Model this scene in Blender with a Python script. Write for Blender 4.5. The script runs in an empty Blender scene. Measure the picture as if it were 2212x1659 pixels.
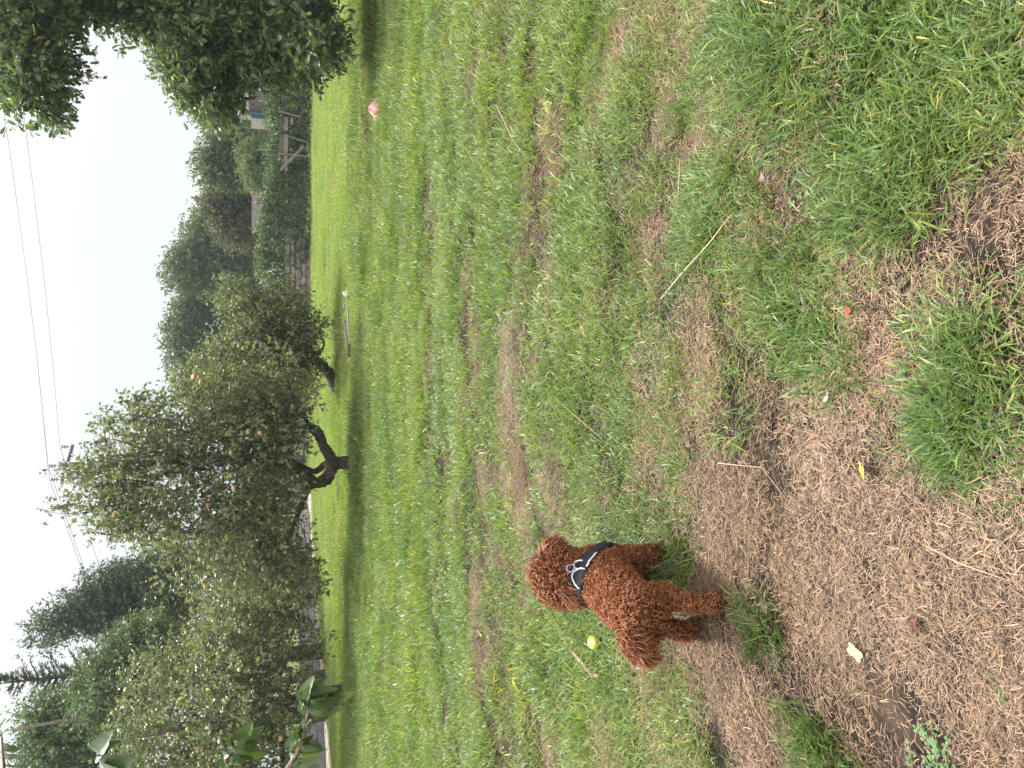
import bpy, bmesh, math, random
import numpy as np
from mathutils import Vector, Matrix

S = bpy.context.scene
COL = S.collection
R = math.radians
PI = math.pi

# ------------------------------------------------------------------ camera, sky, sun, exposure
CAM_H, PITCH, FPX = 1.5, R(17.4), 765.0
cam_data = bpy.data.cameras.new('camera')
cam = bpy.data.objects.new('camera', cam_data)
COL.objects.link(cam)
fwd = Vector((0, math.cos(PITCH), -math.sin(PITCH)))
image_up = Vector((1, 0, 0))                       # the phone was held upright, the picture lies on its side
image_right = fwd.cross(image_up)
cam.matrix_world = Matrix((
    (image_right.x, image_up.x, -fwd.x, 0),
    (image_right.y, image_up.y, -fwd.y, 0),
    (image_right.z, image_up.z, -fwd.z, CAM_H),
    (0, 0, 0, 1)))
cam_data.sensor_fit = 'HORIZONTAL'
cam_data.sensor_width = 36.0
cam_data.lens = 36.0 * FPX / 1024.0
cam_data.clip_start = 0.05
cam_data.clip_end = 3000
S.camera = cam

SUN_EL, SUN_AZ = R(60), R(-8)                       # azimuth measured from +Y towards +X
world = bpy.data.worlds.new('World')
S.world = world
world.use_nodes = True
wn, wl = world.node_tree.nodes, world.node_tree.links
wn.clear()
wout = wn.new('ShaderNodeOutputWorld')
sky = wn.new('ShaderNodeTexSky')
sky.sky_type = 'NISHITA'
sky.sun_disc = False
sky.sun_elevation = SUN_EL
sky.sun_rotation = SUN_AZ
bg_sky = wn.new('ShaderNodeBackground'); bg_sky.inputs[1].default_value = 0.09
wl.new(sky.outputs[0], bg_sky.inputs[0])
tc = wn.new('ShaderNodeTexCoord')
sep = wn.new('ShaderNodeSeparateXYZ'); wl.new(tc.outputs['Generated'], sep.inputs[0])
ramp = wn.new('ShaderNodeMapRange')                 # overcast sky: the zenith three times as bright as the horizon
ramp.inputs[1].default_value = 0; ramp.inputs[2].default_value = 1
ramp.inputs[3].default_value = 0.455; ramp.inputs[4].default_value = 2.1
up_ = wn.new('ShaderNodeMath'); up_.operation = 'MAXIMUM'; up_.inputs[1].default_value = 0.0
wl.new(sep.outputs[2], up_.inputs[0])
pw = wn.new('ShaderNodeMath'); pw.operation = 'POWER'; pw.inputs[1].default_value = 2.3
wl.new(up_.outputs[0], pw.inputs[0]); wl.new(pw.outputs[0], ramp.inputs[0])
noise = wn.new('ShaderNodeTexNoise'); noise.inputs['Scale'].default_value = 2.2
noise.inputs['Detail'].default_value = 4
wl.new(tc.outputs['Generated'], noise.inputs[0])
cr = wn.new('ShaderNodeValToRGB')
cr.color_ramp.elements[0].position = 0.3; cr.color_ramp.elements[0].color = (0.935, 0.96, 1.0, 1)
cr.color_ramp.elements[1].position = 0.75; cr.color_ramp.elements[1].color = (1.0, 1.0, 1.0, 1)
wl.new(noise.outputs[0], cr.inputs[0])
bg_cloud = wn.new('ShaderNodeBackground')
wl.new(cr.outputs[0], bg_cloud.inputs[0]); wl.new(ramp.outputs[0], bg_cloud.inputs[1])
mixs = wn.new('ShaderNodeMixShader'); mixs.inputs[0].default_value = 0.93
wl.new(bg_sky.outputs[0], mixs.inputs[1]); wl.new(bg_cloud.outputs[0], mixs.inputs[2])
wl.new(mixs.outputs[0], wout.inputs[0])

sun_data = bpy.data.lights.new('sun', 'SUN')
sun_data.energy = 3.0
sun_data.angle = R(10)
sun_data.color = (1.0, 0.96, 0.9)
sun = bpy.data.objects.new('sun', sun_data)
COL.objects.link(sun)
to_sun = Vector((math.sin(SUN_AZ) * math.cos(SUN_EL), math.cos(SUN_AZ) * math.cos(SUN_EL), math.sin(SUN_EL)))
sun.rotation_euler = to_sun.to_track_quat('Z', 'Y').to_euler()

S.view_settings.view_transform = 'Standard'
S.view_settings.look = 'None'
S.view_settings.exposure = 1.05
S.view_settings.gamma = 1.0
S.view_settings.use_curve_mapping = False
S.render.engine = 'CYCLES'
S.cycles.max_bounces = 6
S.cycles.transparent_max_bounces = 4
S.cycles.use_denoising = True

# ------------------------------------------------------------------ helpers
K = 1024.0 / 2212.0
def at(dx, dy, Y):
    """world point at distance Y that the photo shows at (dx, dy) of its 2212-wide view"""
    a = ((1659 - dy) * K - 384) / FPX
    b = (dx * K - 512) / FPX
    d = np.array([a, math.cos(PITCH) - b * math.sin(PITCH), -math.sin(PITCH) - b * math.cos(PITCH)])
    t = Y / d[1]
    return np.array([0, 0, CAM_H]) + d * t
def gat(dx, dy):
    a = ((1659 - dy) * K - 384) / FPX
    b = (dx * K - 512) / FPX
    dz = -math.sin(PITCH) - b * math.cos(PITCH)
    t = -CAM_H / dz
    return np.array([a * t, (math.cos(PITCH) - b * math.sin(PITCH)) * t])

_tab = np.random.RandomState(11).rand(256, 256)
def vnoise(x, y):
    x = np.asarray(x, float); y = np.asarray(y, float)
    xi = np.floor(x).astype(int); yi = np.floor(y).astype(int)
    fx = x - xi; fy = y - yi
    fx = fx * fx * (3 - 2 * fx); fy = fy * fy * (3 - 2 * fy)
    g = lambda i, j: _tab[i % 256, j % 256]
    return (g(xi, yi) * (1 - fx) + g(xi + 1, yi) * fx) * (1 - fy) + (g(xi, yi + 1) * (1 - fx) + g(xi + 1, yi + 1) * fx) * fy
def fbm(x, y, o=3):
    s = 0; a = 0.5; n = 0
    for k in range(o):
        s = s + a * vnoise(np.asarray(x) * 2 ** k + 17 * k, np.asarray(y) * 2 ** k + 31 * k); n += a; a *= 0.5
    return s / n

def build(name, verts, faces, mat, parent=None, smooth=True, col=None, link=True):
    """faces: list of integer arrays (n,k)"""
    me = bpy.data.meshes.new(name)
    verts = np.asarray(verts, np.float32)
    if isinstance(faces, np.ndarray): faces = [faces]
    loops = np.concatenate([np.asarray(f, np.int32).ravel() for f in faces])
    tot = np.concatenate([np.full(len(f), np.asarray(f).shape[1], np.int32) for f in faces])
    start = np.concatenate([[0], np.cumsum(tot)[:-1]]).astype(np.int32)
    me.vertices.add(len(verts)); me.vertices.foreach_set('co', verts.ravel())
    me.loops.add(len(loops)); me.loops.foreach_set('vertex_index', loops)
    me.polygons.add(len(tot)); me.polygons.foreach_set('loop_start', start)
    me.polygons.foreach_set('loop_total', tot)
    me.polygons.foreach_set('use_smooth', np.full(len(tot), smooth))
    if col is not None:
        ca = me.color_attributes.new('col', 'FLOAT_COLOR', 'POINT')
        c = np.ones((len(verts), 4), np.float32); c[:, :3] = col
        ca.data.foreach_set('color', c.ravel())
    me.update(calc_edges=True)
    me.validate()
    if mat: me.materials.append(mat)
    o = bpy.data.objects.new(name, me)
    if link: COL.objects.link(o)
    if parent: o.parent = parent
    return o

class MB:
    """collects verts / faces"""
    def __init__(s): s.v = []; s.f = {}; s.c = []; s.n = 0
    def add(s, v, f, c=None):
        v = np.asarray(v, float).reshape(-1, 3)
        fs = f if isinstance(f, list) else [f]
        for q in fs:
            q = np.asarray(q, int)
            s.f.setdefault(q.shape[1], []).append(q + s.n)
        s.v.append(v); s.n += len(v)
        c = np.ones(3) if c is None else np.asarray(c, float)
        s.c.append(np.broadcast_to(c, (len(v), 3)))
        return s
    def tube(s, pts, rad, sides=6, cap=True, c=None):
        pts = np.asarray(pts, float); n = len(pts)
        rad = np.broadcast_to(np.asarray(rad, float), (n,))
        tan = np.gradient(pts, axis=0); tan /= np.linalg.norm(tan, axis=1)[:, None] + 1e-9
        ref = np.array([0, 0, 1.0]) if abs(tan[0][2]) < 0.9 else np.array([1.0, 0, 0])
        V = []
        u = np.cross(tan[0], ref); u /= np.linalg.norm(u)
        for i in range(n):
            u = u - tan[i] * np.dot(u, tan[i]); u /= np.linalg.norm(u) + 1e-9
            w = np.cross(tan[i], u)
            a = np.arange(sides) * 2 * PI / sides
            V.append(pts[i] + rad[i] * (np.cos(a)[:, None] * u + np.sin(a)[:, None] * w))
        V = np.concatenate(V)
        i, j = np.meshgrid(np.arange(n - 1), np.arange(sides), indexing='ij')
        j2 = (j + 1) % sides
        F = np.stack([i * sides + j, i * sides + j2, (i + 1) * sides + j2, (i + 1) * sides + j], -1).reshape(-1, 4)
        fl = [F]
        if cap: fl += [np.arange(sides)[::-1][None], (np.arange(sides) + (n - 1) * sides)[None]]
        s.add(V, fl, c)
        return s
    def box(s, c, size, rot=None, jit=0, rng=None, bev=0.0):
        h = np.array(size) / 2
        v = np.array([[x, y, z] for x in (-1, 1) for y in (-1, 1) for z in (-1, 1)], float) * h
        if jit: v += rng.normal(0, jit, v.shape)
        if rot is not None: v = v @ np.array(rot).T
        v += np.array(c)
        F = np.array([[0, 1, 3, 2], [4, 6, 7, 5], [0, 4, 5, 1], [2, 3, 7, 6], [0, 2, 6, 4], [1, 5, 7, 3]])
        s.add(v, F); return s
    def build(s, name, mat, parent=None, smooth=True, usecol=False):
        return build(name, np.concatenate(s.v), [np.concatenate(a) for a in s.f.values()], mat, parent, smooth,
                     np.concatenate(s.c) if usecol else None)

def basis(d, up=(0, 0, 1)):
    d = np.array(d, float); d /= np.linalg.norm(d)
    x = np.cross(d, up); x /= np.linalg.norm(x) + 1e-9
    z = np.cross(x, d)
    return np.stack([d, x, z], 1)       # columns: length, width, normal

def plank(name, p0, p1, w, t, mat, parent, rng, up=(0, -1, 0)):
    """a board from p0 to p1: its face looks along up"""
    p0 = np.array(p0, float); p1 = np.array(p1, float)
    B = basis(p1 - p0, up); L = np.linalg.norm(p1 - p0)
    n = 5; V = []; 
    for i in range(n):
        s_ = i / (n - 1) * L
        bow = rng.normal(0, 0.006); e = rng.normal(0, 0.05 * w, 4)
        for (a, b), q in zip(((-1, -1), (1, -1), (1, 1), (-1, 1)), e):
            V.append(p0 + B[:, 0] * (s_ + (rng.normal(0, .02) if i in (0, n - 1) else 0)) + B[:, 1] * (a * w / 2 + q) + B[:, 2] * (b * t / 2 + bow))
    F = []
    for i in range(n - 1):
        for j in range(4):
            F.append([i * 4 + j, i * 4 + (j + 1) % 4, (i + 1) * 4 + (j + 1) % 4, (i + 1) * 4 + j])
    F.append([3, 2, 1, 0]); F.append([(n - 1) * 4 + k for k in range(4)])
    return build(name, V, np.array(F), mat, parent, smooth=False)

def empty(name, loc=(0, 0, 0)):
    o = bpy.data.objects.new(name, None); COL.objects.link(o); o.location = loc
    o.empty_display_size = 0.2
    return o
def tag(o, label=None, cat=None, group=None, kind=None):
    if label: o['label'] = label
    if cat: o['category'] = cat
    if group: o['group'] = group
    if kind: o['kind'] = kind
    return o
def thing(name, label, cat, group=None, loc=(0, 0, 0)):
    return tag(empty(name, loc), label, cat, group)

# ------------------------------------------------------------------ materials
def nodes(m):
    m.use_nodes = True
    return m.node_tree.nodes, m.node_tree.links, m.node_tree.nodes['Principled BSDF']
def ramp_node(n, stops):
    r = n.new('ShaderNodeValToRGB')
    while len(r.color_ramp.elements) < len(stops): r.color_ramp.elements.new(0.5)
    for e, (p, c) in zip(r.color_ramp.elements, stops):
        e.position = p; e.color = (*c, 1)
    return r
def rough_mat(name, stops, scale=6, rough=0.85, bump=0.3, detail=6, coord='Object', stretch=(1, 1, 1), bscale=None, spec=0.3, rand=0.0):
    m = bpy.data.materials.new(name); n, l, b = nodes(m)
    t = n.new('ShaderNodeTexCoord'); mp = n.new('ShaderNodeMapping'); mp.inputs['Scale'].default_value = stretch
    l.new(t.outputs[coord], mp.inputs[0])
    ns = n.new('ShaderNodeTexNoise'); ns.inputs['Scale'].default_value = scale; ns.inputs['Detail'].default_value = detail
    ns.inputs['Roughness'].default_value = 0.65
    l.new(mp.outputs[0], ns.inputs[0])
    r = ramp_node(n, stops); 
    if rand:
        oi = n.new('ShaderNodeObjectInfo'); ma = n.new('ShaderNodeMath'); ma.operation = 'MULTIPLY_ADD'
        l.new(oi.outputs['Random'], ma.inputs[0]); ma.inputs[1].default_value = rand; 
        m2 = n.new('ShaderNodeMath'); m2.operation = 'SUBTRACT'; l.new(ns.outputs[0], m2.inputs[0]); m2.inputs[1].default_value = rand / 2
        l.new(m2.outputs[0], ma.inputs[2]); l.new(ma.outputs[0], r.inputs[0])
    else:
        l.new(ns.outputs[0], r.inputs[0])
    l.new(r.outputs[0], b.inputs['Base Color'])
    b.inputs['Roughness'].default_value = rough; b.inputs['Specular IOR Level'].default_value = spec
    if bump:
        n2 = n.new('ShaderNodeTexNoise'); n2.inputs['Scale'].default_value = bscale or scale * 3; n2.inputs['Detail'].default_value = 5
        l.new(mp.outputs[0], n2.inputs[0])
        bp = n.new('ShaderNodeBump'); bp.inputs['Strength'].default_value = bump; bp.inputs['Distance'].default_value = 0.02
        l.new(n2.outputs[0], bp.inputs['Height']); l.new(bp.outputs[0], b.inputs['Normal'])
    return m
def leaf_mat(name, c0, c1, trans=0.35, rough=0.42, spec=0.5, patch=0.0, patch_col=(0.2, 0.2, 0.03), tcol=None, pscale=0.35):
    """thin leaf or blade: varied by its own vertex tint, the instance and place; light passes through it"""
    m = bpy.data.materials.new(name); n, l, b = nodes(m)
    at_ = n.new('ShaderNodeAttribute'); at_.attribute_name = 'col'
    oi = n.new('ShaderNodeObjectInfo')
    mx = n.new('ShaderNodeMix'); mx.data_type = 'RGBA'
    mx.inputs[6].default_value = (*c0, 1); mx.inputs[7].default_value = (*c1, 1)
    l.new(oi.outputs['Random'], mx.inputs[0])
    ml = n.new('ShaderNodeMix'); ml.data_type = 'RGBA'; ml.blend_type = 'MULTIPLY'; ml.inputs[0].default_value = 1
    l.new(mx.outputs[2], ml.inputs[6]); l.new(at_.outputs['Color'], ml.inputs[7])
    out_col = ml.outputs[2]
    if patch:
        ge = n.new('ShaderNodeNewGeometry'); ns = n.new('ShaderNodeTexNoise'); ns.inputs['Scale'].default_value = pscale
        ns.inputs['Detail'].default_value = 4
        l.new(ge.outputs['Position'], ns.inputs[0])
        rr = n.new('ShaderNodeMapRange'); rr.inputs[1].default_value = 0.42; rr.inputs[2].default_value = 0.66
        rr.inputs[3].default_value = 0; rr.inputs[4].default_value = patch
        l.new(ns.outputs[0], rr.inputs[0])
        pc = n.new('ShaderNodeMix'); pc.data_type = 'RGBA'; pc.blend_type = 'MULTIPLY'; pc.inputs[0].default_value = 1
        pc.inputs[6].default_value = (*patch_col, 1); l.new(at_.outputs['Color'], pc.inputs[7])
        m2 = n.new('ShaderNodeMix'); m2.data_type = 'RGBA'
        l.new(rr.outputs[0], m2.inputs[0]); l.new(out_col, m2.inputs[6]); l.new(pc.outputs[2], m2.inputs[7])
        out_col = m2.outputs[2]
    l.new(out_col, b.inputs['Base Color'])
    b.inputs['Roughness'].default_value = rough; b.inputs['Specular IOR Level'].default_value = spec
    tr = n.new('ShaderNodeBsdfTranslucent')
    tm = n.new('ShaderNodeMix'); tm.data_type = 'RGBA'; tm.blend_type = 'MULTIPLY'; tm.inputs[0].default_value = 1
    l.new(out_col, tm.inputs[6]); tm.inputs[7].default_value = (*(tcol or (1.5, 1.5, 0.7)), 1)
    l.new(tm.outputs[2], tr.inputs[0])
    ms = n.new('ShaderNodeMixShader'); ms.inputs[0].default_value = trans
    l.new(b.outputs[0], ms.inputs[1]); l.new(tr.outputs[0], ms.inputs[2])
    l.new(ms.outputs[0], n['Material Output'].inputs[0])
    return m
def plain_mat(name, c, rough=0.6, spec=0.4, metal=0):
    m = rough_mat(name, [(0.3, tuple(x * 0.82 for x in c)), (0.7, tuple(min(1, x * 1.12) for x in c))], scale=9, rough=rough, bump=0.08, spec=spec)
    m.node_tree.nodes['Principled BSDF'].inputs['Metallic'].default_value = metal
    return m

M = {}
M['grass'] = leaf_mat('grass_blade', (0.085, 0.155, 0.04), (0.17, 0.265, 0.075), 0.35, 0.4, 0.45, patch=0.55, patch_col=(0.225, 0.29, 0.085), pscale=0.8)
M['lush'] = leaf_mat('lush_blade', (0.07, 0.135, 0.03), (0.145, 0.215, 0.06), 0.33, 0.42, 0.4)
M['far_grass'] = leaf_mat('far_blade', (0.14, 0.235, 0.06), (0.225, 0.33, 0.095), 0.38, 0.42, 0.4, patch=0.6, patch_col=(0.29, 0.32, 0.125), pscale=0.45)
M['straw'] = leaf_mat('dry_blade', (0.40, 0.25, 0.145), (0.25, 0.155, 0.09), 0.1, 0.55, 0.3, tcol=(1, 1, 1))
M['clover'] = leaf_mat('clover_leaf', (0.10, 0.19, 0.06), (0.14, 0.25, 0.08), 0.3, 0.5, 0.4)
M['apple_leaf'] = leaf_mat('apple_leaf', (0.17, 0.195, 0.085), (0.17, 0.195, 0.085), 0.38, 0.36, 0.7, tcol=(1.25, 1.35, 0.9))
M['oak_leaf'] = leaf_mat('oak_leaf', (0.115, 0.165, 0.065), (0.115, 0.165, 0.065), 0.4, 0.36, 0.65, tcol=(1.25, 1.35, 0.9))
M['far_leaf'] = leaf_mat('far_leaf', (0.09, 0.135, 0.065), (0.13, 0.18, 0.08), 0.34, 0.5, 0.4)
M['brown_leaf'] = leaf_mat('brownish_leaf', (0.105, 0.11, 0.06), (0.115, 0.12, 0.065), 0.25, 0.5, 0.4)
M['conifer'] = leaf_mat('conifer_leaf', (0.075, 0.105, 0.06), (0.10, 0.13, 0.07), 0.15, 0.55, 0.4)
M['soft_conifer'] = leaf_mat('soft_conifer_leaf', (0.11, 0.165, 0.07), (0.13, 0.19, 0.08), 0.2, 0.5, 0.4)
M['bramble'] = leaf_mat('bramble_leaf', (0.08, 0.13, 0.05), (0.08, 0.13, 0.05), 0.28, 0.4, 0.6)
M['cherry_leaf'] = leaf_mat('cherry_leaf', (0.05, 0.095, 0.035), (0.11, 0.16, 0.05), 0.3, 0.38, 0.5)
M['bark'] = rough_mat('bark', [(0.3, (0.035, 0.027, 0.02)), (0.5, (0.085, 0.068, 0.05)), (0.7, (0.17, 0.15, 0.11))], 14, 0.9, 0.8, stretch=(1, 1, .4))
M['pale_bark'] = rough_mat('pale_bark', [(0.3, (0.12, 0.10, 0.08)), (0.7, (0.25, 0.21, 0.17))], 10, 0.9, 0.5)
M['soil'] = None
M['weathered'] = rough_mat('weathered_timber', [(0.25, (0.08, 0.068, 0.055)), (0.5, (0.17, 0.148, 0.125)), (0.75, (0.30, 0.275, 0.24))], 5, 0.85, 0.5, stretch=(1, 1, 3), rand=0.35)
M['stone'] = rough_mat('wall_stone', [(0.25, (0.15, 0.125, 0.12)), (0.45, (0.27, 0.23, 0.225)), (0.65, (0.38, 0.33, 0.32)), (0.8, (0.19, 0.17, 0.06))], 3.5, 0.9, 0.7, rand=0.3)
M['mortar'] = rough_mat('wall_mortar', [(0.3, (0.08, 0.07, 0.06)), (0.7, (0.17, 0.15, 0.13))], 6, 0.95, 0.5)
M['block'] = rough_mat('concrete_block', [(0.3, (0.26, 0.26, 0.27)), (0.7, (0.38, 0.37, 0.37))], 6, 0.9, 0.4, rand=0.2)
M['gravel'] = rough_mat('gravel', [(0.35, (0.2, 0.17, 0.14)), (0.5, (0.34, 0.29, 0.25)), (0.7, (0.48, 0.42, 0.36))], 14, 0.95, 0.9)
M['verge'] = rough_mat('dry_verge', [(0.35, (0.25, 0.18, 0.10)), (0.7, (0.42, 0.33, 0.20))], 12, 0.95, 0.7)
M['pole'] = rough_mat('pole_timber', [(0.3, (0.20, 0.18, 0.19)), (0.7, (0.30, 0.28, 0.29))], 5, 0.85, 0.4, stretch=(4, 4, .5))
M['steel'] = plain_mat('painted_steel', (0.10, 0.11, 0.16), 0.5)
M['ceramic'] = plain_mat('insulator', (0.35, 0.22, 0.18), 0.3, 0.6)
M['wire'] = plain_mat('wire', (0.30, 0.30, 0.32), 0.6)

# ------------------------------------------------------------------ ground
def hz(x, y):
    x = np.asarray(x, float); y = np.asarray(y, float)
    f = np.clip((y + 2) / 4, 0, 1)
    fade = np.clip((60 - np.abs(y)) / 30, 0, 1)
    a = (fbm(x * 0.9 + 5, y * 1.5 + 3, 3) - 0.5) * 0.17 + (fbm(x * 0.25 + 9, y * 0.35, 2) - 0.5) * 0.14
    b = (vnoise(x * 5.1, y * 7.3) - 0.5) * 0.022
    return (a + b) * fade * f
# clumps and bare patches of the near ground: (photo x, photo y, half length along x, along y, amount)
PATCH = [(1500,180,60,60,.9),(1600,60,70,70,.7),(1800,280,90,110,.8),(1700,150,80,90,.7),(2100,140,130,140,1.1),(1550,410,60,70,.95),
 (1500,500,50,50,.6),(1660,540,60,60,.7),(1900,430,70,80,.75),(1960,360,60,60,.6),(1740,720,80,130,.95),(1650,650,60,60,.6),
 (2060,930,100,85,1.2),(2110,760,70,70,.6),(2080,690,50,60,.3),(1720,1020,50,50,.6),(1590,880,40,50,.4),(1628,1362,30,42,.8),
 (1330,1500,50,60,.9),(1750,1600,45,40,.9),(1160,1450,60,60,.8),(1230,1350,60,80,.6),(1900,60,120,100,.7),(2000,250,60,80,.5),(960,1130,30,40,.6),
 (1640,380,45,55,-1.0),(1690,450,50,60,-1.0),(1850,620,70,70,-.7),(1950,690,70,90,-.9),(2010,540,80,80,-.8),(2150,430,70,90,-.8),
 (1760,870,80,60,-.8),(1900,830,60,60,-.7),(1640,1010,60,60,-.6),(1850,1090,170,80,-1.0),(1960,1300,230,220,-1.4),(1700,1350,90,150,-1.0),
 (1600,1560,90,70,-.9),(1900,1560,260,140,-1.1),(2180,1100,80,120,-.6),(1550,1150,40,60,-.35),(1500,930,40,60,-.4),(1250,230,25,150,-.6),
 (1190,310,25,80,-.5),(1100,900,28,180,-.75),(1040,1250,22,150,-.7),(1040,950,18,100,-.6),(1180,1060,30,60,-.4),(1560,50,50,60,-.3),(1420,300,40,50,-.5),
 (1000,1130,20,60,-.6),(925,390,10,60,-.9),(1130,1450,14,150,-.5),(1090,1600,16,80,-.6),(1460,1080,40,40,-.4),(1330,80,30,60,-.4),(1440,700,30,40,-.3),
 (790,900,8,90,-.7),(800,680,6,60,-.6)]
_pw = []
for (X, Y_, rx, ry, v) in PATCH:
    c = gat(X, Y_); ex = gat(X - rx, Y_); ey = gat(X, Y_ - ry)
    _pw.append((c[0], c[1], abs(ey[0] - c[0]), abs(ex[1] - c[1]), v))
def green(x, y):
    x = np.asarray(x, float); y = np.asarray(y, float)
    far = np.clip((y - 1.9) / 1.7, 0, 1)
    base = 0.58 + 0.34 * far + .08 * np.clip(x * 2, 0, 1) * (1 - far)
    n1 = (fbm(x * 1.1 + 40, y * 2.2 + 7, 3) - 0.5) * 1.5
    n2 = (fbm(x * 4.5 + 3, y * 6.5 + 70, 2) - 0.5) * 1.5
    g = base + n1 * (1 - 0.25 * far) + n2 * (1 - 0.35 * far)
    for cx, cy, rx, ry, v in _pw:
        if v < 0: v = v * (.75 if cy > 3.3 else 1.25)
        g = g + v * np.exp(-((x - cx) / rx) ** 2 - ((y - cy) / ry) ** 2)
    return g
def axis(stops):
    out = []
    for a, b, st in stops: out += list(np.arange(a, b, st))
    return np.array(out + [stops[-1][1]])
gx = axis([(-400, -60, 34), (-60, -14, 3.0), (-14, -4, .25), (-4, 4, .06), (4, 16, .25), (16, 60, 3), (60, 400, 34)])
gy = axis([(-40, -2, 4), (-2, .6, .3), (.6, 7, .05), (7, 36, .2), (36, 80, 3), (80, 600, 40)])
GX, GY = np.meshgrid(gx, gy)
GZ = hz(GX, GY)
nx, ny = len(gx), len(gy)
ii, jj = np.meshgrid(np.arange(ny - 1), np.arange(nx - 1), indexing='ij')
GF = np.stack([ii * nx + jj, ii * nx + jj + 1, (ii + 1) * nx + jj + 1, (ii + 1) * nx + jj], -1).reshape(-1, 4)
gcol = (np.clip(green(GX, GY), 0, 1) * np.clip((GY - 8) / 8, 0, 1)).ravel()[:, None] * np.ones(3)
def soil_mat():
    m = bpy.data.materials.new('turf_soil'); n, l, b = nodes(m)
    ge = n.new('ShaderNodeNewGeometry')
    a = n.new('ShaderNodeTexNoise'); a.inputs['Scale'].default_value = 5; a.inputs['Detail'].default_value = 8; a.inputs['Roughness'].default_value = .7
    l.new(ge.outputs['Position'], a.inputs[0])
    r = ramp_node(n, [(0.32, (0.018, 0.015, 0.013)), (0.5, (0.045, 0.034, 0.027)), (0.66, (0.11, 0.072, 0.048)), (0.82, (0.2, 0.13, 0.08))])
    l.new(a.outputs[0], r.inputs[0])
    a2 = n.new('ShaderNodeTexNoise'); a2.inputs['Scale'].default_value = 1.3; a2.inputs['Detail'].default_value = 6
    l.new(ge.outputs['Position'], a2.inputs[0])
    r2 = ramp_node(n, [(0.35, (0.06, 0.10, 0.02)), (0.65, (0.13, 0.17, 0.04))])
    l.new(a2.outputs[0], r2.inputs[0])
    at_ = n.new('ShaderNodeAttribute'); at_.attribute_name = 'col'
    mr = n.new('ShaderNodeMapRange'); mr.inputs[1].default_value = .45; mr.inputs[2].default_value = .95; mr.inputs[4].default_value = .85
    l.new(at_.outputs['Fac'], mr.inputs[0])
    mx = n.new('ShaderNodeMix'); mx.data_type = 'RGBA'
    l.new(mr.outputs[0], mx.inputs[0]); l.new(r.outputs[0], mx.inputs[6]); l.new(r2.outputs[0], mx.inputs[7])
    l.new(mx.outputs[2], b.inputs['Base Color'])
    b.inputs['Roughness'].default_value = 0.95; b.inputs['Specular IOR Level'].default_value = 0.15
    n2 = n.new('ShaderNodeTexNoise'); n2.inputs['Scale'].default_value = 60; n2.inputs['Detail'].default_value = 5
    l.new(ge.outputs['Position'], n2.inputs[0])
    bp = n.new('ShaderNodeBump'); bp.inputs['Strength'].default_value = 1.0; bp.inputs['Distance'].default_value = .03
    l.new(n2.outputs[0], bp.inputs['Height']); l.new(bp.outputs[0], b.inputs['Normal'])
    return m
M['soil'] = soil_mat()
ground = build('ground', np.stack([GX, GY, GZ], -1).reshape(-1, 3), GF, M['soil'], None, True, gcol)
tag(ground, kind='structure')

# ------------------------------------------------------------------ damp air
hm = bpy.data.materials.new('air'); hm.use_nodes = True
hn_ = hm.node_tree.nodes; hn_.clear(); ho_ = hn_.new('ShaderNodeOutputMaterial'); hv_ = hn_.new('ShaderNodeVolumePrincipled')
hv_.inputs['Density'].default_value = 0.0007; hv_.inputs['Color'].default_value = (0.93, 0.96, 1.0, 1); hv_.inputs['Anisotropy'].default_value = 0.2
hm.node_tree.links.new(hv_.outputs[0], ho_.inputs['Volume'])
_b = MB(); _b.box((0, 280, 6.0), (860, 680, 15.5)); haze = _b.build('haze', hm, None, False); tag(haze, kind='stuff')

# ------------------------------------------------------------------ field edge, yard on the left
EDGE = [(-16, 9.0), (-10.3, 20.2), (-7.2, 26.2), (-3.3, 33.2), (7.8, 31.0), (12.4, 29.0), (20, 26.0)]
def edge_y(x):
    xs = [p[0] for p in EDGE]; ys = [p[1] for p in EDGE]
    return np.interp(x, xs, ys)
def strip(name, o0, o1, mat, lift):
    """ground strip along the left edge of the field, o0..o1 metres beyond it"""
    P = [np.array(p) for p in EDGE[:4]]
    V = []; pts = []
    for a, b in zip(P[:-1], P[1:]):
        for s_ in np.linspace(0, 1, 24, endpoint=False): pts.append(a + (b - a) * s_)
    pts.append(P[-1]); pts = np.array(pts)
    tan = np.gradient(pts, axis=0); tan /= np.linalg.norm(tan, axis=1)[:, None]
    nor = np.stack([-tan[:, 1], tan[:, 0]], 1)
    for o in np.linspace(o0, o1, 4):
        q = pts + nor * (o + (vnoise(pts[:, 0] * 2, pts[:, 1] * 2 + o) - .5)[:, None] * .25)
        V.append(np.concatenate([q, (hz(q[:, 0], q[:, 1]) + lift)[:, None]], 1))
    n = len(pts); V = np.concatenate(V)
    i, j = np.meshgrid(np.arange(3), np.arange(n - 1), indexing='ij')
    F = np.stack([i * n + j, i * n + j + 1, (i + 1) * n + j + 1, (i + 1) * n + j], -1).reshape(-1, 4)
    o = build(name, V, F, mat); tag(o, kind='structure'); return pts, nor
strip('dry_verge', 0.0, 0.75, M['verge'], 0.014)
strip('gravel_drive', 0.7, 1.9, M['gravel'], 0.008)
pts, nor = strip('yard', 1.85, 14, M['block'], 0.012)

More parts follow.
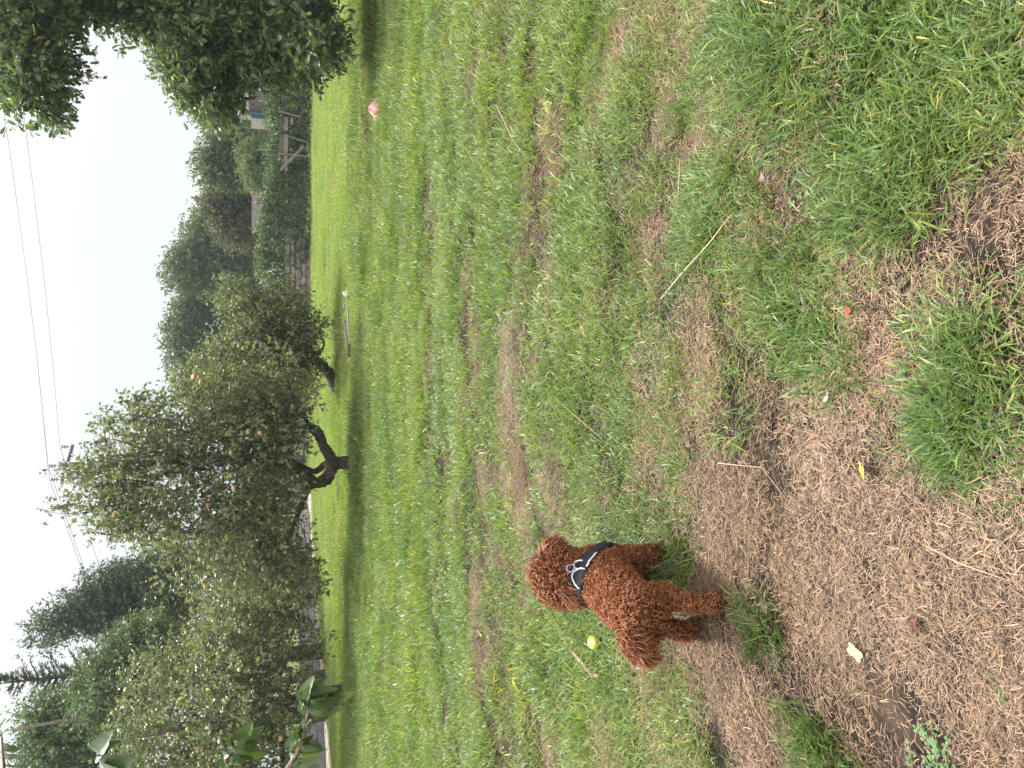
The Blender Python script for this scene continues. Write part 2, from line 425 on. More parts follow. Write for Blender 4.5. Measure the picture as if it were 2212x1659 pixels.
rg = np.random.RandomState(5)
bw = thing('block_wall', 'low grey concrete block wall behind the left apple trees', 'wall')
proto = None
L = 0
wl_pts = pts + nor * 2.15
seg = np.concatenate([[0], np.cumsum(np.linalg.norm(np.diff(wl_pts, axis=0), axis=1))])
core = MB()
nb = 0
for course in range(3):
    s_ = 12.0 + (0.23 if course % 2 else 0)
    while s_ < seg[-1] - .3 and nb < 290:
        px = np.interp(s_, seg, wl_pts[:, 0]); py = np.interp(s_, seg, wl_pts[:, 1])
        qx = np.interp(s_ + .1, seg, wl_pts[:, 0]); qy = np.interp(s_ + .1, seg, wl_pts[:, 1])
        if proto is None:
            mb = MB(); mb.box((0, 0, 0), (.445, .14, .21)); proto = mb.build('block', M['block'], bw, False)
            bv = proto.modifiers.new('edges', 'BEVEL'); bv.width = .012; bv.segments = 1
            o = proto
        else:
            o = proto.copy(); COL.objects.link(o)
        o.location = (px, py, .12 + course * .225 + float(hz(px, py)))
        o.rotation_euler = (0, 0, math.atan2(qy - py, qx - px))
        s_ += 0.46; nb += 1
c = MB()
for k in range(len(wl_pts) - 1):
    if seg[k] < 12: continue
    a, b = wl_pts[k], wl_pts[k + 1]
    ang = math.atan2(b[1] - a[1], b[0] - a[0]); ca, sa = math.cos(ang), math.sin(ang)
    mid = (a + b) / 2 + nor[k] * .012
    c.box((mid[0], mid[1], .33), (np.linalg.norm(b - a) + .01, .11, .64), [[ca, -sa, 0], [sa, ca, 0], [0, 0, 1]])
c.build('mortar', M['mortar'], bw, False)

# ------------------------------------------------------------------ stone wall
st = thing('stone_wall', 'low mossy stone wall at the end of the field under the hedge', 'wall')
w0 = np.array([-2.6, 33.0]); w1 = np.array([5.6, 31.5])
wd = (w1 - w0) / np.linalg.norm(w1 - w0); wang = math.atan2(wd[1], wd[0]); WL = np.linalg.norm(w1 - w0)
protos = []
def stone_mesh(k):
    r = np.random.RandomState(50 + k)
    bm = bmesh.new(); bmesh.ops.create_cube(bm, size=1)
    bmesh.ops.bevel(bm, geom=bm.edges[:], offset=.16, segments=1, affect='EDGES')
    for v in bm.verts: v.co += Vector(r.normal(0, .035, 3))
    me = bpy.data.meshes.new('stone'); bm.to_mesh(me); bm.free(); me.materials.append(M['stone']); return me
smesh = [stone_mesh(k) for k in range(5)]
z = 0
for cs in range(5):
    h = rg.uniform(.18, .26); s_ = -rg.uniform(0, .3)
    while s_ < WL:
        ln = rg.uniform(.28, .55)
        o = bpy.data.objects.new('stone', smesh[rg.randint(5)]); COL.objects.link(o); o.parent = st
        p = w0 + wd * (s_ + ln / 2) + np.array([wd[1], -wd[0]]) * rg.uniform(0, .05)
        o.location = (p[0], p[1], z + h / 2 + float(hz(p[0], p[1]))); o.rotation_euler = (0, 0, wang + rg.normal(0, .04))
        o.scale = (ln * .97, .32, h * .95)
        s_ += ln
    z += h
mm = (w0 + w1) / 2 + np.array([-wd[1], wd[0]]) * .05
c = MB(); ca, sa = math.cos(wang), math.sin(wang)
c.box((mm[0], mm[1], z / 2), (WL, .3, z - .06), [[ca, -sa, 0], [sa, ca, 0], [0, 0, 1]])
c.build('mortar', M['mortar'], st, False)

# ------------------------------------------------------------------ foliage
def T_leaf(curl=.14, w=.27):
    v = np.array([[0, 0, 0], [.45, w, .10], [.45, 0, 0], [.45, -w, .10], [1, 0, -curl]])
    f = np.array([[0, 2, 1], [0, 3, 2], [2, 4, 1], [3, 4, 2]])
    return v, f
def T_quad(w=.3, b=.08):
    return np.array([[0, 0, 0], [.5, w, b], [1, 0, -b], [.5, -w, b]]), np.array([[0, 2, 1], [0, 3, 2]])
def T_oak():
    half = [(.12, .05), (.28, .2), (.38, .11), (.55, .29), (.64, .15), (.8, .24), (.9, .1)]
    v = [[0, 0, 0]] + [[x, y, .05 + .12 * y] for x, y in half] + [[1, 0, -.08]] + [[x, -y, .05 + .12 * y] for x, y in half] + [[.35, 0, 0.02], [.7, 0, 0]]
    n = len(half); Lf = list(range(1, n + 1)); Rf = list(range(n + 2, 2 * n + 2)); tip = n + 1; m1 = 2 * n + 2; m2 = m1 + 1
    f = []
    for s_, sd in ((Lf, 0), (Rf, 1)):
        ch = [0] + s_ + [tip]
        for a, b in zip(ch[:-1], ch[1:]):
            mid = m1 if ch.index(a) < 4 else m2
            f.append([a, mid, b] if sd == 0 else [a, b, mid])
        f.append([m1, m2, ch[4]] if sd == 0 else [m1, ch[4], m2])
    return np.array(v), np.array(f)
def T_strip(w=.06):
    return np.array([[0, 0, 0], [.35, w, 0], [.35, -w, 0], [1, 0, -.12]]), np.array([[0, 2, 1], [2, 3, 1]])

def unit(v): return v / (np.linalg.norm(v, axis=-1, keepdims=True) + 1e-9)
def place_leaves(T, P, D, N, size, col):
    v, f = T
    D = unit(D); W = unit(np.cross(N, D)); N = np.cross(D, W)
    n = len(P)
    V = P[:, None] + size[:, None, None] * (v[None, :, 0, None] * D[:, None] + v[None, :, 1, None] * W[:, None] + v[None, :, 2, None] * N[:, None])
    F = f[None] + (np.arange(n) * len(v))[:, None, None]
    C = np.repeat(col[:, None], len(v), 1)
    return V.reshape(-1, 3), F.reshape(-1, f.shape[1]), C.reshape(-1, 3)

def sprays(blobs, n, rng, shell=2.2, lump=.35, droop=.15):
    w = np.array([b[6] if len(b) > 6 else b[3] * b[4] * b[5] for b in blobs], float); w /= w.sum()
    k = rng.choice(len(blobs), n, p=w)
    B = np.array([b[:6] for b in blobs])[k]
    d = unit(rng.normal(size=(n, 3)))
    ph = np.arctan2(d[:, 1], d[:, 0])
    lumps = fbm(ph * 1.6 + k * 7.7 + 20, d[:, 2] * 2.6 + k * 3.1 + 9, 2)
    r = rng.rand(n) ** (1 / shell) * (1 - lump + 2 * lump * lumps)
    P = B[:, :3] + d * B[:, 3:6] * r[:, None]
    A = unit(d * .8 + rng.normal(size=(n, 3)) * .55 + np.array([0, 0, -droop]))
    return P, A, r, d
def foliage(name, blobs, n, per, size, T, mat, parent, seed, spray_len=.3, shell=2.2, lump=.35, droop=.15, tint=.3, yellow=.0, zmin=None, up=.8, twigs=None, keep=None):
    rng = np.random.RandomState(seed)
    P, A, r, d = sprays(blobs, n, rng, shell, lump, droop)
    if zmin is not None:
        q = P[:, 2] > zmin; P, A, r = P[q], A[q], r[q]
    if keep is not None:
        q = keep(P, rng); P, A, r = P[q], A[q], r[q]
    n = len(P)
    s_ = rng.rand(n, per)
    LP = P[:, None] + A[:, None] * (s_ * spray_len)[..., None] + rng.normal(0, spray_len * .07, (n, per, 3))
    LD = A[:, None] * .5 + rng.normal(size=(n, per, 3)) * .7 + np.array([0, 0, -.25])
    LN = rng.normal(size=(n, per, 3)) * .6 + np.array([0, 0, up])
    sz = size * rng.uniform(.65, 1.2, (n, per))
    base = 1 + tint * (rng.rand(n, 1, 1) - .5) + tint * 1.3 * (rng.rand(n, per, 1) - .5)
    c = base * np.ones(3)
    if yellow:
        yy = (rng.rand(n, per) < yellow)
        c[yy] *= np.array([2.2, 1.7, .8])
    V, F, C = place_leaves(T, LP.reshape(-1, 3), LD.reshape(-1, 3), LN.reshape(-1, 3), sz.ravel(), c.reshape(-1, 3))
    o = build(name, V, F, mat, parent, False, C)
    if twigs:
        tw = MB()
        for i in range(0, n, twigs[0]):
            p0 = P[i] - A[i] * spray_len * twigs[2] + rng.normal(0, .03, 3); p2 = P[i] + A[i] * spray_len
            p1 = (p0 + p2) / 2 + rng.normal(0, spray_len * .06, 3)
            tw.tube([p0, p1, p2], [twigs[1], twigs[1] * .7, twigs[1] * .3], 3, False)
        tw.build('twig', M['bark'], parent)['kind'] = 'stuff'
    return o

def gnarl(mb, pts, rad, sides=10, seed=0, amt=.09):
    """a smooth, slightly knobbly tube through the points"""
    P = np.array(pts, float); n = len(P); rr_ = np.random.RandomState(seed)
    Q = np.concatenate([[2 * P[0] - P[1]], P, [2 * P[-1] - P[-2]]]); out = []; ro = []
    for i in range(n - 1):
        p0, p1, p2, p3 = Q[i:i + 4]
        for t in np.linspace(0, 1, 6, endpoint=False):
            out.append(.5 * (2 * p1 + (p2 - p0) * t + (2 * p0 - 5 * p1 + 4 * p2 - p3) * t * t + (3 * p1 - p0 - 3 * p2 + p3) * t ** 3)); ro.append(rad[i] + (rad[i + 1] - rad[i]) * t)
    out.append(P[-1]); ro.append(rad[-1])
    ro = np.array(ro); k0 = sum(len(v) for v in mb.v)
    mb.tube(out, ro * (1 + rr_.normal(0, amt, len(ro))), sides)
    mb.v[-1] = mb.v[-1] + rr_.normal(0, 1, mb.v[-1].shape) * (np.repeat(ro, sides) * amt * .8)[:, None]
def limb(mb, p0, p1, r0, r1, rng, bend=.12, n=6, sides=8, sag=0):
    p0 = np.array(p0, float); p1 = np.array(p1, float)
    L_ = np.linalg.norm(p1 - p0); t = np.linspace(0, 1, n)[:, None]
    off = rng.normal(0, bend * L_, 3)
    P = p0 + (p1 - p0) * t + off * np.sin(t * PI) + rng.normal(0, .012 * L_, (n, 3)) * np.sin(t * PI)
    P[:, 2] += sag * np.sin(t[:, 0] * PI)
    mb.tube(P, np.linspace(r0, r1, n), sides)
    return P

# ---- apple trees
def apple_mesh():
    n, m = 12, 8; V = []
    for i in range(m + 1):
        th = PI * i / m
        rr = math.sin(th) * (1 + .08 * math.cos(th)); zz = math.cos(th) * .88 - .28 * math.exp(-(th / .35) ** 2) + .16 * math.exp(-((PI - th) / .3) ** 2)
        for j in range(n): V.append([rr * math.cos(2 * PI * j / n), rr * math.sin(2 * PI * j / n), zz])
    F = []
    for i in range(m):
        for j in range(n): F.append([i * n + j, (i + 1) * n + j, (i + 1) * n + (j + 1) % n, i * n + (j + 1) % n])
    return np.array(V), np.array(F)
def apple_mat(name, g, red, amt):
    m = bpy.data.materials.new(name); n, l, b = nodes(m)
    t = n.new('ShaderNodeTexCoord'); oi = n.new('ShaderNodeObjectInfo')
    ns = n.new('ShaderNodeTexNoise'); ns.inputs['Scale'].default_value = 9; l.new(t.outputs['Object'], ns.inputs[0])
    sp = n.new('ShaderNodeSeparateXYZ'); l.new(t.outputs['Normal'], sp.inputs[0])
    ad = n.new('ShaderNodeMath'); ad.operation = 'ADD'; l.new(sp.outputs[2], ad.inputs[0]); l.new(ns.outputs[0], ad.inputs[1])
    a2 = n.new('ShaderNodeMath'); a2.operation = 'ADD'; l.new(ad.outputs[0], a2.inputs[0]); l.new(oi.outputs['Random'], a2.inputs[1])
    mr = n.new('ShaderNodeMapRange'); mr.inputs[1].default_value = 1.6 - amt; mr.inputs[2].default_value = 2.1 - amt; l.new(a2.outputs[0], mr.inputs[0])
    mx = n.new('ShaderNodeMix'); mx.data_type = 'RGBA'; mx.inputs[6].default_value = (*g, 1); mx.inputs[7].default_value = (*red, 1)
    l.new(mr.outputs[0], mx.inputs[0]); l.new(mx.outputs[2], b.inputs['Base Color'])
    b.inputs['Roughness'].default_value = .38
    return m
M['apple'] = apple_mat('apple_skin', (0.36, 0.34, 0.09), (0.50, 0.30, 0.16), .55)
M['red_apple'] = apple_mat('red_apple_skin', (0.42, 0.32, 0.12), (0.46, 0.15, 0.095), .9)
av, af = apple_mesh()
apple_src = {}
for nm in ('apple', 'red_apple'):
    o = build('apple', av, af, M[nm], link=False); apple_src[nm] = o.data; bpy.data.objects.remove(o)
def hang_apples(parent, blobs, n, seed, red=0.0, r0=.04, front=True):
    rng = np.random.RandomState(seed)
    P, A, r, d = sprays(blobs, n * 6, rng, 6, .25, .1)
    q = np.where((d[:, 1] < .35))[0][:n] if front else np.arange(n)
    for i in q:
        o = bpy.data.objects.new('apple', apple_src['red_apple' if rng.rand() < red else 'apple'])
        COL.objects.link(o); o.parent = parent
        s_ = r0 * rng.uniform(.8, 1.12)
        o.location = P[i] + d[i] * .05; o.scale = (s_,) * 3
        o.rotation_euler = rng.normal(0, .4, 3)

# tree 1: in the middle
rng = np.random.RandomState(1)
t1 = thing('apple_tree', 'spreading apple tree with the forked dark trunk standing in the middle', 'apple tree', 'apple trees on the grass')
b1 = at(765, 1000, 15.0); bx, by = b1[0], 15.0
tr = MB()
g0 = float(hz(bx, by))
fork = np.array([bx, by, .40 + g0])
gnarl(tr, [(bx, by, g0 - .15), (bx, by, g0 + .05), (bx + .01, by, g0 + .2), fork], [.17, .14, .115, .125], 12)
def zz(dx, dy, Y=15.0): return at(dx, dy, Y)
# right limb, left limbs, as in the photograph
gnarl(tr, [fork, zz(712, 985), zz(700, 965), zz(690, 945), zz(672, 925), zz(640, 900), zz(590, 880), zz(520, 860)], [.12, .105, .09, .085, .07, .055, .045, .03], 9)
gnarl(tr, [zz(697, 945), zz(688, 925), zz(675, 920), zz(662, 908), zz(640, 870), zz(620, 820)], [.05, .04, .035, .035, .03, .02], 7)
gnarl(tr, [fork, zz(715, 1015, 14.9), zz(703, 1035, 14.9), zz(685, 1042, 14.8), zz(665, 1030, 14.8), zz(630, 1010, 14.8), zz(560, 1000, 14.9), zz(480, 990), zz(400, 990), zz(300, 1010)], [.12, .12, .115, .10, .085, .075, .065, .055, .045, .02], 9)
gnarl(tr, [zz(712, 1000), zz(700, 1005, 15.1), zz(680, 1018, 15.2), zz(655, 1010, 15.3), zz(600, 980, 15.4), zz(500, 950, 15.5), zz(380, 930, 15.5)], [.08, .065, .055, .055, .05, .045, .03], 8)
gnarl(tr, [zz(685, 1042, 14.8), zz(668, 1052, 14.6), zz(655, 1080, 14.5), zz(640, 1120, 14.3), zz(620, 1170, 14.2)], [.08, .07, .055, .045, .03], 8)
gnarl(tr, [zz(640, 900), zz(600, 930, 14.4), zz(540, 960, 14), zz(450, 1000, 13.7)], [.05, .045, .035, .02], 7)
tr.build('trunk', M['bark'], t1)
c1 = np.array([bx - .05, 15.0, 2.9])
blobs1 = [(bx - .1, 15, 3.2, 1.5, 1.6, 1.4, 3.6), (bx + .9, 14.8, 2.4, 1.1, 1.3, 1.2, 3), (bx - 1.25, 14.8, 2.4, 1.15, 1.3, 1.3, 3.4), (bx + .25, 15.1, 3.95, .85, .9, .65, 1.2),
          (bx - .6, 15.1, 4.0, .7, .9, .6, .8), (bx - 1.8, 14.6, 1.4, .7, .9, .7, 1.4), (bx + 1.3, 15, 1.6, .9, 1.0, .8, 1.6), (bx - .2, 14.2, 1.75, 1.5, .8, .65, 1.8),
          (bx + .7, 14.3, 1.25, .5, .5, .4, .5)]
for i in range(34):
    B = blobs1[rng.randint(len(blobs1))]
    p1 = np.array(B[:3]) + unit(rng.normal(size=3)) * np.array(B[3:6]) * .85
    p0 = np.array([bx, 15, 2.2]) + (p1 - np.array([bx, 15, 2.2])) * rng.uniform(.15, .4)
    lm = MB(); limb(lm, p0, p1, rng.uniform(.018, .035), .006, rng, .1, 6, 5); lm.build('branch', M['bark'], t1)
for i in range(26):   # upright young shoots on top of the crown
    x = bx + rng.normal(-.1, .85); y = 15 + rng.normal(0, .6); z0 = 4.35 - .9 * abs(x - bx + .1) + rng.normal(0, .1)
    tip = np.array([x + rng.normal(0, .15), y, z0 + rng.uniform(.35, .8)])
    lm = MB(); limb(lm, (x, y, z0 - .3), tip, .008, .003, rng, .05, 4, 4); lm.build('shoot', M['bark'], t1)
    blobs1.append((*(tip * .6 + np.array([x, y, z0]) * .4), .06, .06, .34, .05))
foliage('crown', blobs1, 4300, 7, .095, T_leaf(), M['apple_leaf'], t1, 101, .27, 2.4, .5, .1, .75, .02, .35, twigs=(2, .0045, 1.0))
hang_apples(t1, blobs1[:9], 95, 7, .15, .049)

# tree 2: left, the nearer spreading one
t2 = thing('apple_tree', 'broad left apple tree whose low boughs sweep down to the shaded grass', 'apple tree', 'apple trees on the grass')
b2 = at(741, 1500, 17.2); x2, y2 = b2[0], 17.2
tr = MB(); tr.tube([(x2, y2, -.15), (x2, y2, .1), (x2 + .02, y2, .6), (x2 - .05, y2, 1.2), (x2, y2, 1.9)], [.26, .22, .17, .15, .14], 10)
for i in range(12):
    a = rng.uniform(0, 2 * PI); L_ = rng.uniform(1.6, 3)
    limb(tr, (x2, y2, rng.uniform(.8, 1.9)), (x2 + math.cos(a) * L_, y2 + math.sin(a) * L_ * .8, rng.uniform(1.2, 3.9)), .08, .02, rng, .08, 7, 7)
tr.build('trunk', M['bark'], t2)
blobs2 = [(x2 + .2, y2, 3.0, 2.1, 1.8, 1.35, 5), (x2 - 1.6, y2 - .2, 3.6, 1.8, 1.8, 1.4, 4.5), (x2 + 1.9, y2 - .6, 2.1, 1.4, 1.4, 1.1, 3.6), (x2 + .8, y2 - 1.7, 2.15, 1.9, 1.2, .9, 4),
          (x2 - 1.3, y2 - 1.6, 2.3, 1.7, 1.2, 1.1, 3.4), (x2 - 1.9, y2, 4.6, 1.1, 1.2, .75, 1.5), (x2 + 2.7, y2 - .9, 1.35, .8, .9, .65, 1.3), (x2 + .1, y2 + .2, 4.0, 1.3, 1.2, .6, 1.4),
          (x2 - 1.2, y2 - 2.1, 1.2, .6, .4, .4, .4), (x2 + .9, y2 - 2.0, 1.1, .5, .4, .4, .35), (x2 + 1.9, y2 - 2.0, .95, .45, .4, .4, .35), (x2 + 3.0, y2 - 1.6, .8, .4, .4, .32, .3), (x2 - .2, y2 - 1.9, 1.15, .3, .3, .3, .15)]
foliage('crown', blobs2, 5400, 7, .10, T_leaf(), M['apple_leaf'], t2, 102, .28, 2.2, .4, .15, .75, .02, .25, twigs=(3, .005, .9))
hang_apples(t2, blobs2, 110, 8, .25, .051)

# tree 3: leaning one on the right
t3 = thing('apple_tree', 'small leaning apple tree whose slanting trunk rises right of the forked one', 'apple tree', 'apple trees on the grass')
y3 = 19.0
tr = MB()
gnarl(tr, [at(735, 845, y3), at(722, 828, y3), at(708, 802, y3), at(690, 785, 18.9), at(670, 765, 18.8), at(640, 740, 18.7), at(600, 720, 18.6), at(560, 690, 18.6)], [.17, .15, .13, .12, .11, .09, .07, .04], 9)
gnarl(tr, [at(690, 785, 18.9), at(640, 790, 18.8), at(590, 770, 18.7), at(575, 740, 18.6)], [.08, .07, .06, .04], 7)
gnarl(tr, [at(680, 775, 18.9), at(700, 745, 18.4), at(690, 715, 18.2), at(705, 690, 18.0)], [.03, .022, .018, .01], 6)
tr.build('trunk', M['bark'], t3)
q = lambda dx, dy, Y=18.6: at(dx, dy, Y)
blobs3 = []
for dx, dy, rx, rz, w in ((560, 690, .9, .75, 3), (540, 760, .8, .9, 2.6), (620, 660, .7, .5, 1.6), (600, 780, 1.0, .75, 2.6), (480, 800, .7, .7, 1.6), (500, 640, .45, .4, .9), (660, 800, .7, .35, 1.0), (430, 830, .5, .6, 1.0), (690, 705, .35, .2, .25), (640, 740, .8, .4, 1.2)):
    p = q(dx, dy); blobs3.append((p[0], p[1], p[2], rx, .9, rz, w))
for i in range(22):
    B = blobs3[rng.randint(len(blobs3))]; p1 = np.array(B[:3]) + unit(rng.normal(size=3)) * np.array(B[3:6]) * .9
    lm = MB(); limb(lm, np.array(q(600, 730)) * .6 + p1 * .4, p1, .02, .005, rng, .1, 5, 5); lm.build('branch', M['bark'], t3)
foliage('crown', blobs3, 2500, 7, .092, T_leaf(), M['apple_leaf'], t3, 103, .28, 2.2, .42, .1, .75, .025, .3, twigs=(2, .005, 1.0))
hang_apples(t3, blobs3, 30, 9, .3, .052)

# tree 4: behind, far left
t4 = thing('apple_tree', 'tall leafy fruit tree behind the broad left apple tree at the frame edge', 'apple tree', 'apple trees on the grass')
x4, y4 = -10.2, 19.5
tr = MB(); tr.tube([(x4, y4, -.1), (x4, y4, 1), (x4 + .1, y4, 2.2), (x4, y4, 4)], [.2, .15, .12, .06], 8); tr.build('trunk', M['bark'], t4)
blobs4 = [(x4, y4, 3.2, 1.6, 1.6, 2.0), (x4 + 1.0, y4, 2.2, 1.3, 1.3, 1.4), (x4 - .5, y4, 5.0, 1.1, 1.1, 1.0)]
foliage('crown', blobs4, 3000, 7, .09, T_leaf(), M['apple_leaf'], t4, 104, .3, 2.2, .4, .15, .7, .01)

# ---- oak on the right
ok = thing('oak_tree', 'big dark oak leaning in from the right with boughs over the field', 'oak tree')
ox, oy = 8.7, 13.2
tr = MB()
tr.tube([(ox, oy, -.2), (ox, oy, .3), (ox - .05, oy, 1.5), (ox - .1, oy, 3), (ox - .1, oy, 5), (ox, oy, 7)], [.42, .33, .27, .24, .2, .12], 12)
for tgt, r in (((5.0, 12.8, 5.3), .1), ((5.6, 13.4, 3.0), .09), ((5.4, 12.6, 1.6), .07), ((6.4, 12.2, 4.4), .08), ((6.5, 14, 6.5), .1), ((5.2, 12.4, 4.7), .06), ((5.2, 13, .9), .05)):
    limb(tr, (ox - .1, oy, tgt[2] * .75 + .3), tgt, r, .015, rng, .06, 8, 7)
tr.build('trunk', M['bark'], ok)
blobs_o = []
def ob(dx, dy, Y, rx, ry, rz, w):
    p = at(dx, dy, Y); blobs_o.append((p[0], p[1], p[2], rx, ry, rz, w))
ob(50, 20, 12.5, .55, 1.0, .7, 1.100); ob(60, 130, 12.2, .6, .7, .45, 0.850); ob(100, 120, 12.2, .45, .6, .3, 0.350); ob(15, 110, 12.5, .85, .8, .3, 0.700); ob(120, 25, 12.4, .3, .5, .25, 0.200)
ob(85, 205, 12.0, .34, .3, .2, 0.175); ob(50, 185, 12, .4, .3, .25, 0.250); ob(100, 235, 12, .16, .2, .16, 0.050); ob(165, 150, 12.0, .05, .05, .07, 0.015); ob(110, -20, 12.8, .5, .8, .6, 0.600)
ob(200, -50, 13.0, .5, .8, .6, 1.5); ob(280, -25, 13.0, .55, .9, .7, 1.8); ob(350, 10, 13, .6, 1.0, .6, 2.0); ob(430, 70, 13, .75, 1.0, .5, 2.2); ob(440, 180, 12.9, .45, .6, .33, 1.0); ob(475, 225, 12.9, .28, .4, .24, .35)
ob(410, 140, 12.8, .4, .5, .35, .7); ob(520, 20, 12.7, .8, 1.0, .7, 2.4); ob(600, 30, 12.4, .8, 1.0, .7, 2.6); ob(590, 120, 12.4, .5, .5, .26, .7); ob(560, 90, 12.4, .35, .4, .3, .5); ob(630, 90, 12.2, .45, .5, .4, .8); ob(500, 110, 12.6, .35, .4, .25, .4)
ob(655, 40, 11.9, .75, .8, .3, 1.4); ob(675, 95, 11.4, .3, .4, .18, .25); ob(712, 95, 11.2, .14, .2, .17, .1)
blobs_o += [(8.5, 13.2, 5.5, 2.4, 2.4, 2.2, 2.5), (8.0, 13.0, 2.5, 1.6, 1.6, 1.6, 2)]
foliage('crown', blobs_o, 5600, 8, .125, T_oak(), M['oak_leaf'], ok, 110, .36, 2.0, .45, .15, .8, .05, .12, twigs=(4, .006, 1.0))

# ---- trees beyond
def far_tree(name, label, cat, blobs, n, size, mat, seed, trunk=None, group='trees beyond the field', per=8, spl=.5, **kw):
    t = thing(name, label, cat, group)
    rr = np.random.RandomState(seed)
    mb = MB()
    bx_ = np.mean([b[0] for b in blobs]); by_ = np.mean([b[1] for b in blobs]); top = max(b[2] for b in blobs)
    mb.tube([(bx_, by_, -.2), (bx_ + .05, by_, top * .3), (bx_, by_, top * .7), (bx_, by_, top)], np.array([.22, .17, .12, .05]) * (top / 5), 7)
    for b in blobs: limb(mb, (bx_, by_, b[2] * .55), b[:3], .07, .02, rr, .08, 5, 5)
    mb.build('trunk', M['bark'], t)
    foliage('crown', blobs, n, per, size, T_quad(), mat, t, seed, spl, **kw)
    return t
def fb(lst, Y):
    out = []
    for dx, dy, rx, rz in lst:
        p = at(dx, dy, Y); out.append((p[0], p[1] + 0, p[2], rx, rx * .9, rz))
    return out
far_tree('round_tree', 'dark rounded tree left of the cream cabin behind the hedge', 'tree', fb([(490, 330, 1.3, 1.2), (475, 365, 1.2, 1.2), (530, 350, 1.4, 1.2)], 42), 2600, .16, M['far_leaf'], 201, shell=2.6)
far_tree('small_bush', 'low mid green bush under the dark rounded tree beside the hedge', 'bush', fb([(545, 330, .6, .5), (550, 372, .8, .5)], 37), 800, .12, M['far_leaf'], 202)
far_tree('brownish_tree', 'brown tinged thin leaved tree above the lichened roof', 'tree', fb([(505, 410, 1.0, 1.3), (500, 450, 1.3, 1.5), (510, 490, 1.2, 1.4), (470, 440, .9, 1.0)], 44), 2700, .15, M['brown_leaf'], 203, shell=2.0)
far_tree('broad_tree', 'tallest hazy broadleaf tree rising behind the middle of the hedge', 'tree', fb([(420, 565, 1.7, 1.7), (455, 530, 1.8, 1.8), (480, 590, 1.8, 2.0), (520, 545, 1.8, 1.8), (395, 595, 1.4, 1.2), (450, 490, 1.5, 1.5)], 54), 4300, .2, M['far_leaf'], 204, spl=.6, lump=.4)
far_tree('broad_tree', 'hazy broadleaf tree between the tallest one and the forked apple tree', 'tree', fb([(430, 650, 1.6, 1.5), (415, 690, 1.6, 1.6), (480, 680, 1.8, 2.0), (540, 660, 1.8, 1.8), (400, 730, 1.4, 1.4)], 56), 3600, .2, M['far_leaf'], 205, spl=.6, lump=.42)
far_tree('broad_tree', 'hazy broadleaf tree seen through the right side of the forked apple tree', 'tree', fb([(410, 770, 1.6, 1.6), (440, 810, 1.8, 2.0), (500, 790, 1.9, 2.0), (560, 850, 2.0, 1.8), (480, 880, 2, 2)], 56), 3600, .2, M['far_leaf'], 206, spl=.6, lump=.4)
far_tree('broad_tree', 'dark tree hidden behind the forked apple tree trunk', 'tree', fb([(600, 950, 1.6, 1.2), (590, 1050, 1.9, 1.4), (560, 1130, 1.8, 1.6)], 40), 2600, .17, M['far_leaf'], 207, spl=.5)
far_tree('ash_tree', 'pale feathery tree behind the right oak above the block garage', 'tree', fb([(400, 130, 1.8, 1.8), (440, 190, 1.7, 1.5), (470, 120, 2, 2), (490, 220, 1.3, 1.1), (380, 100, 1.5, 1.5), (450, 240, 1.1, 1.0)], 47), 3600, .2, M['far_leaf'], 208, spl=.6, lump=.45, shell=1.8)
far_tree('small_tree', 'thin pale small tree between the dark rounded tree and the cream cabin', 'tree', fb([(480, 285, .6, .6), (500, 275, .5, .5)], 50), 420, .15, M['far_leaf'], 209, lump=.5)
# far dark belt of trees closing the view
far_tree('broad_tree', 'dark tree behind the gap between the two front apple trees', 'tree', fb([(520, 1190, 1.8, 1.6), (600, 1250, 2.0, 1.3), (560, 1300, 1.8, 1.5)], 36), 2600, .16, M['far_leaf'], 210)

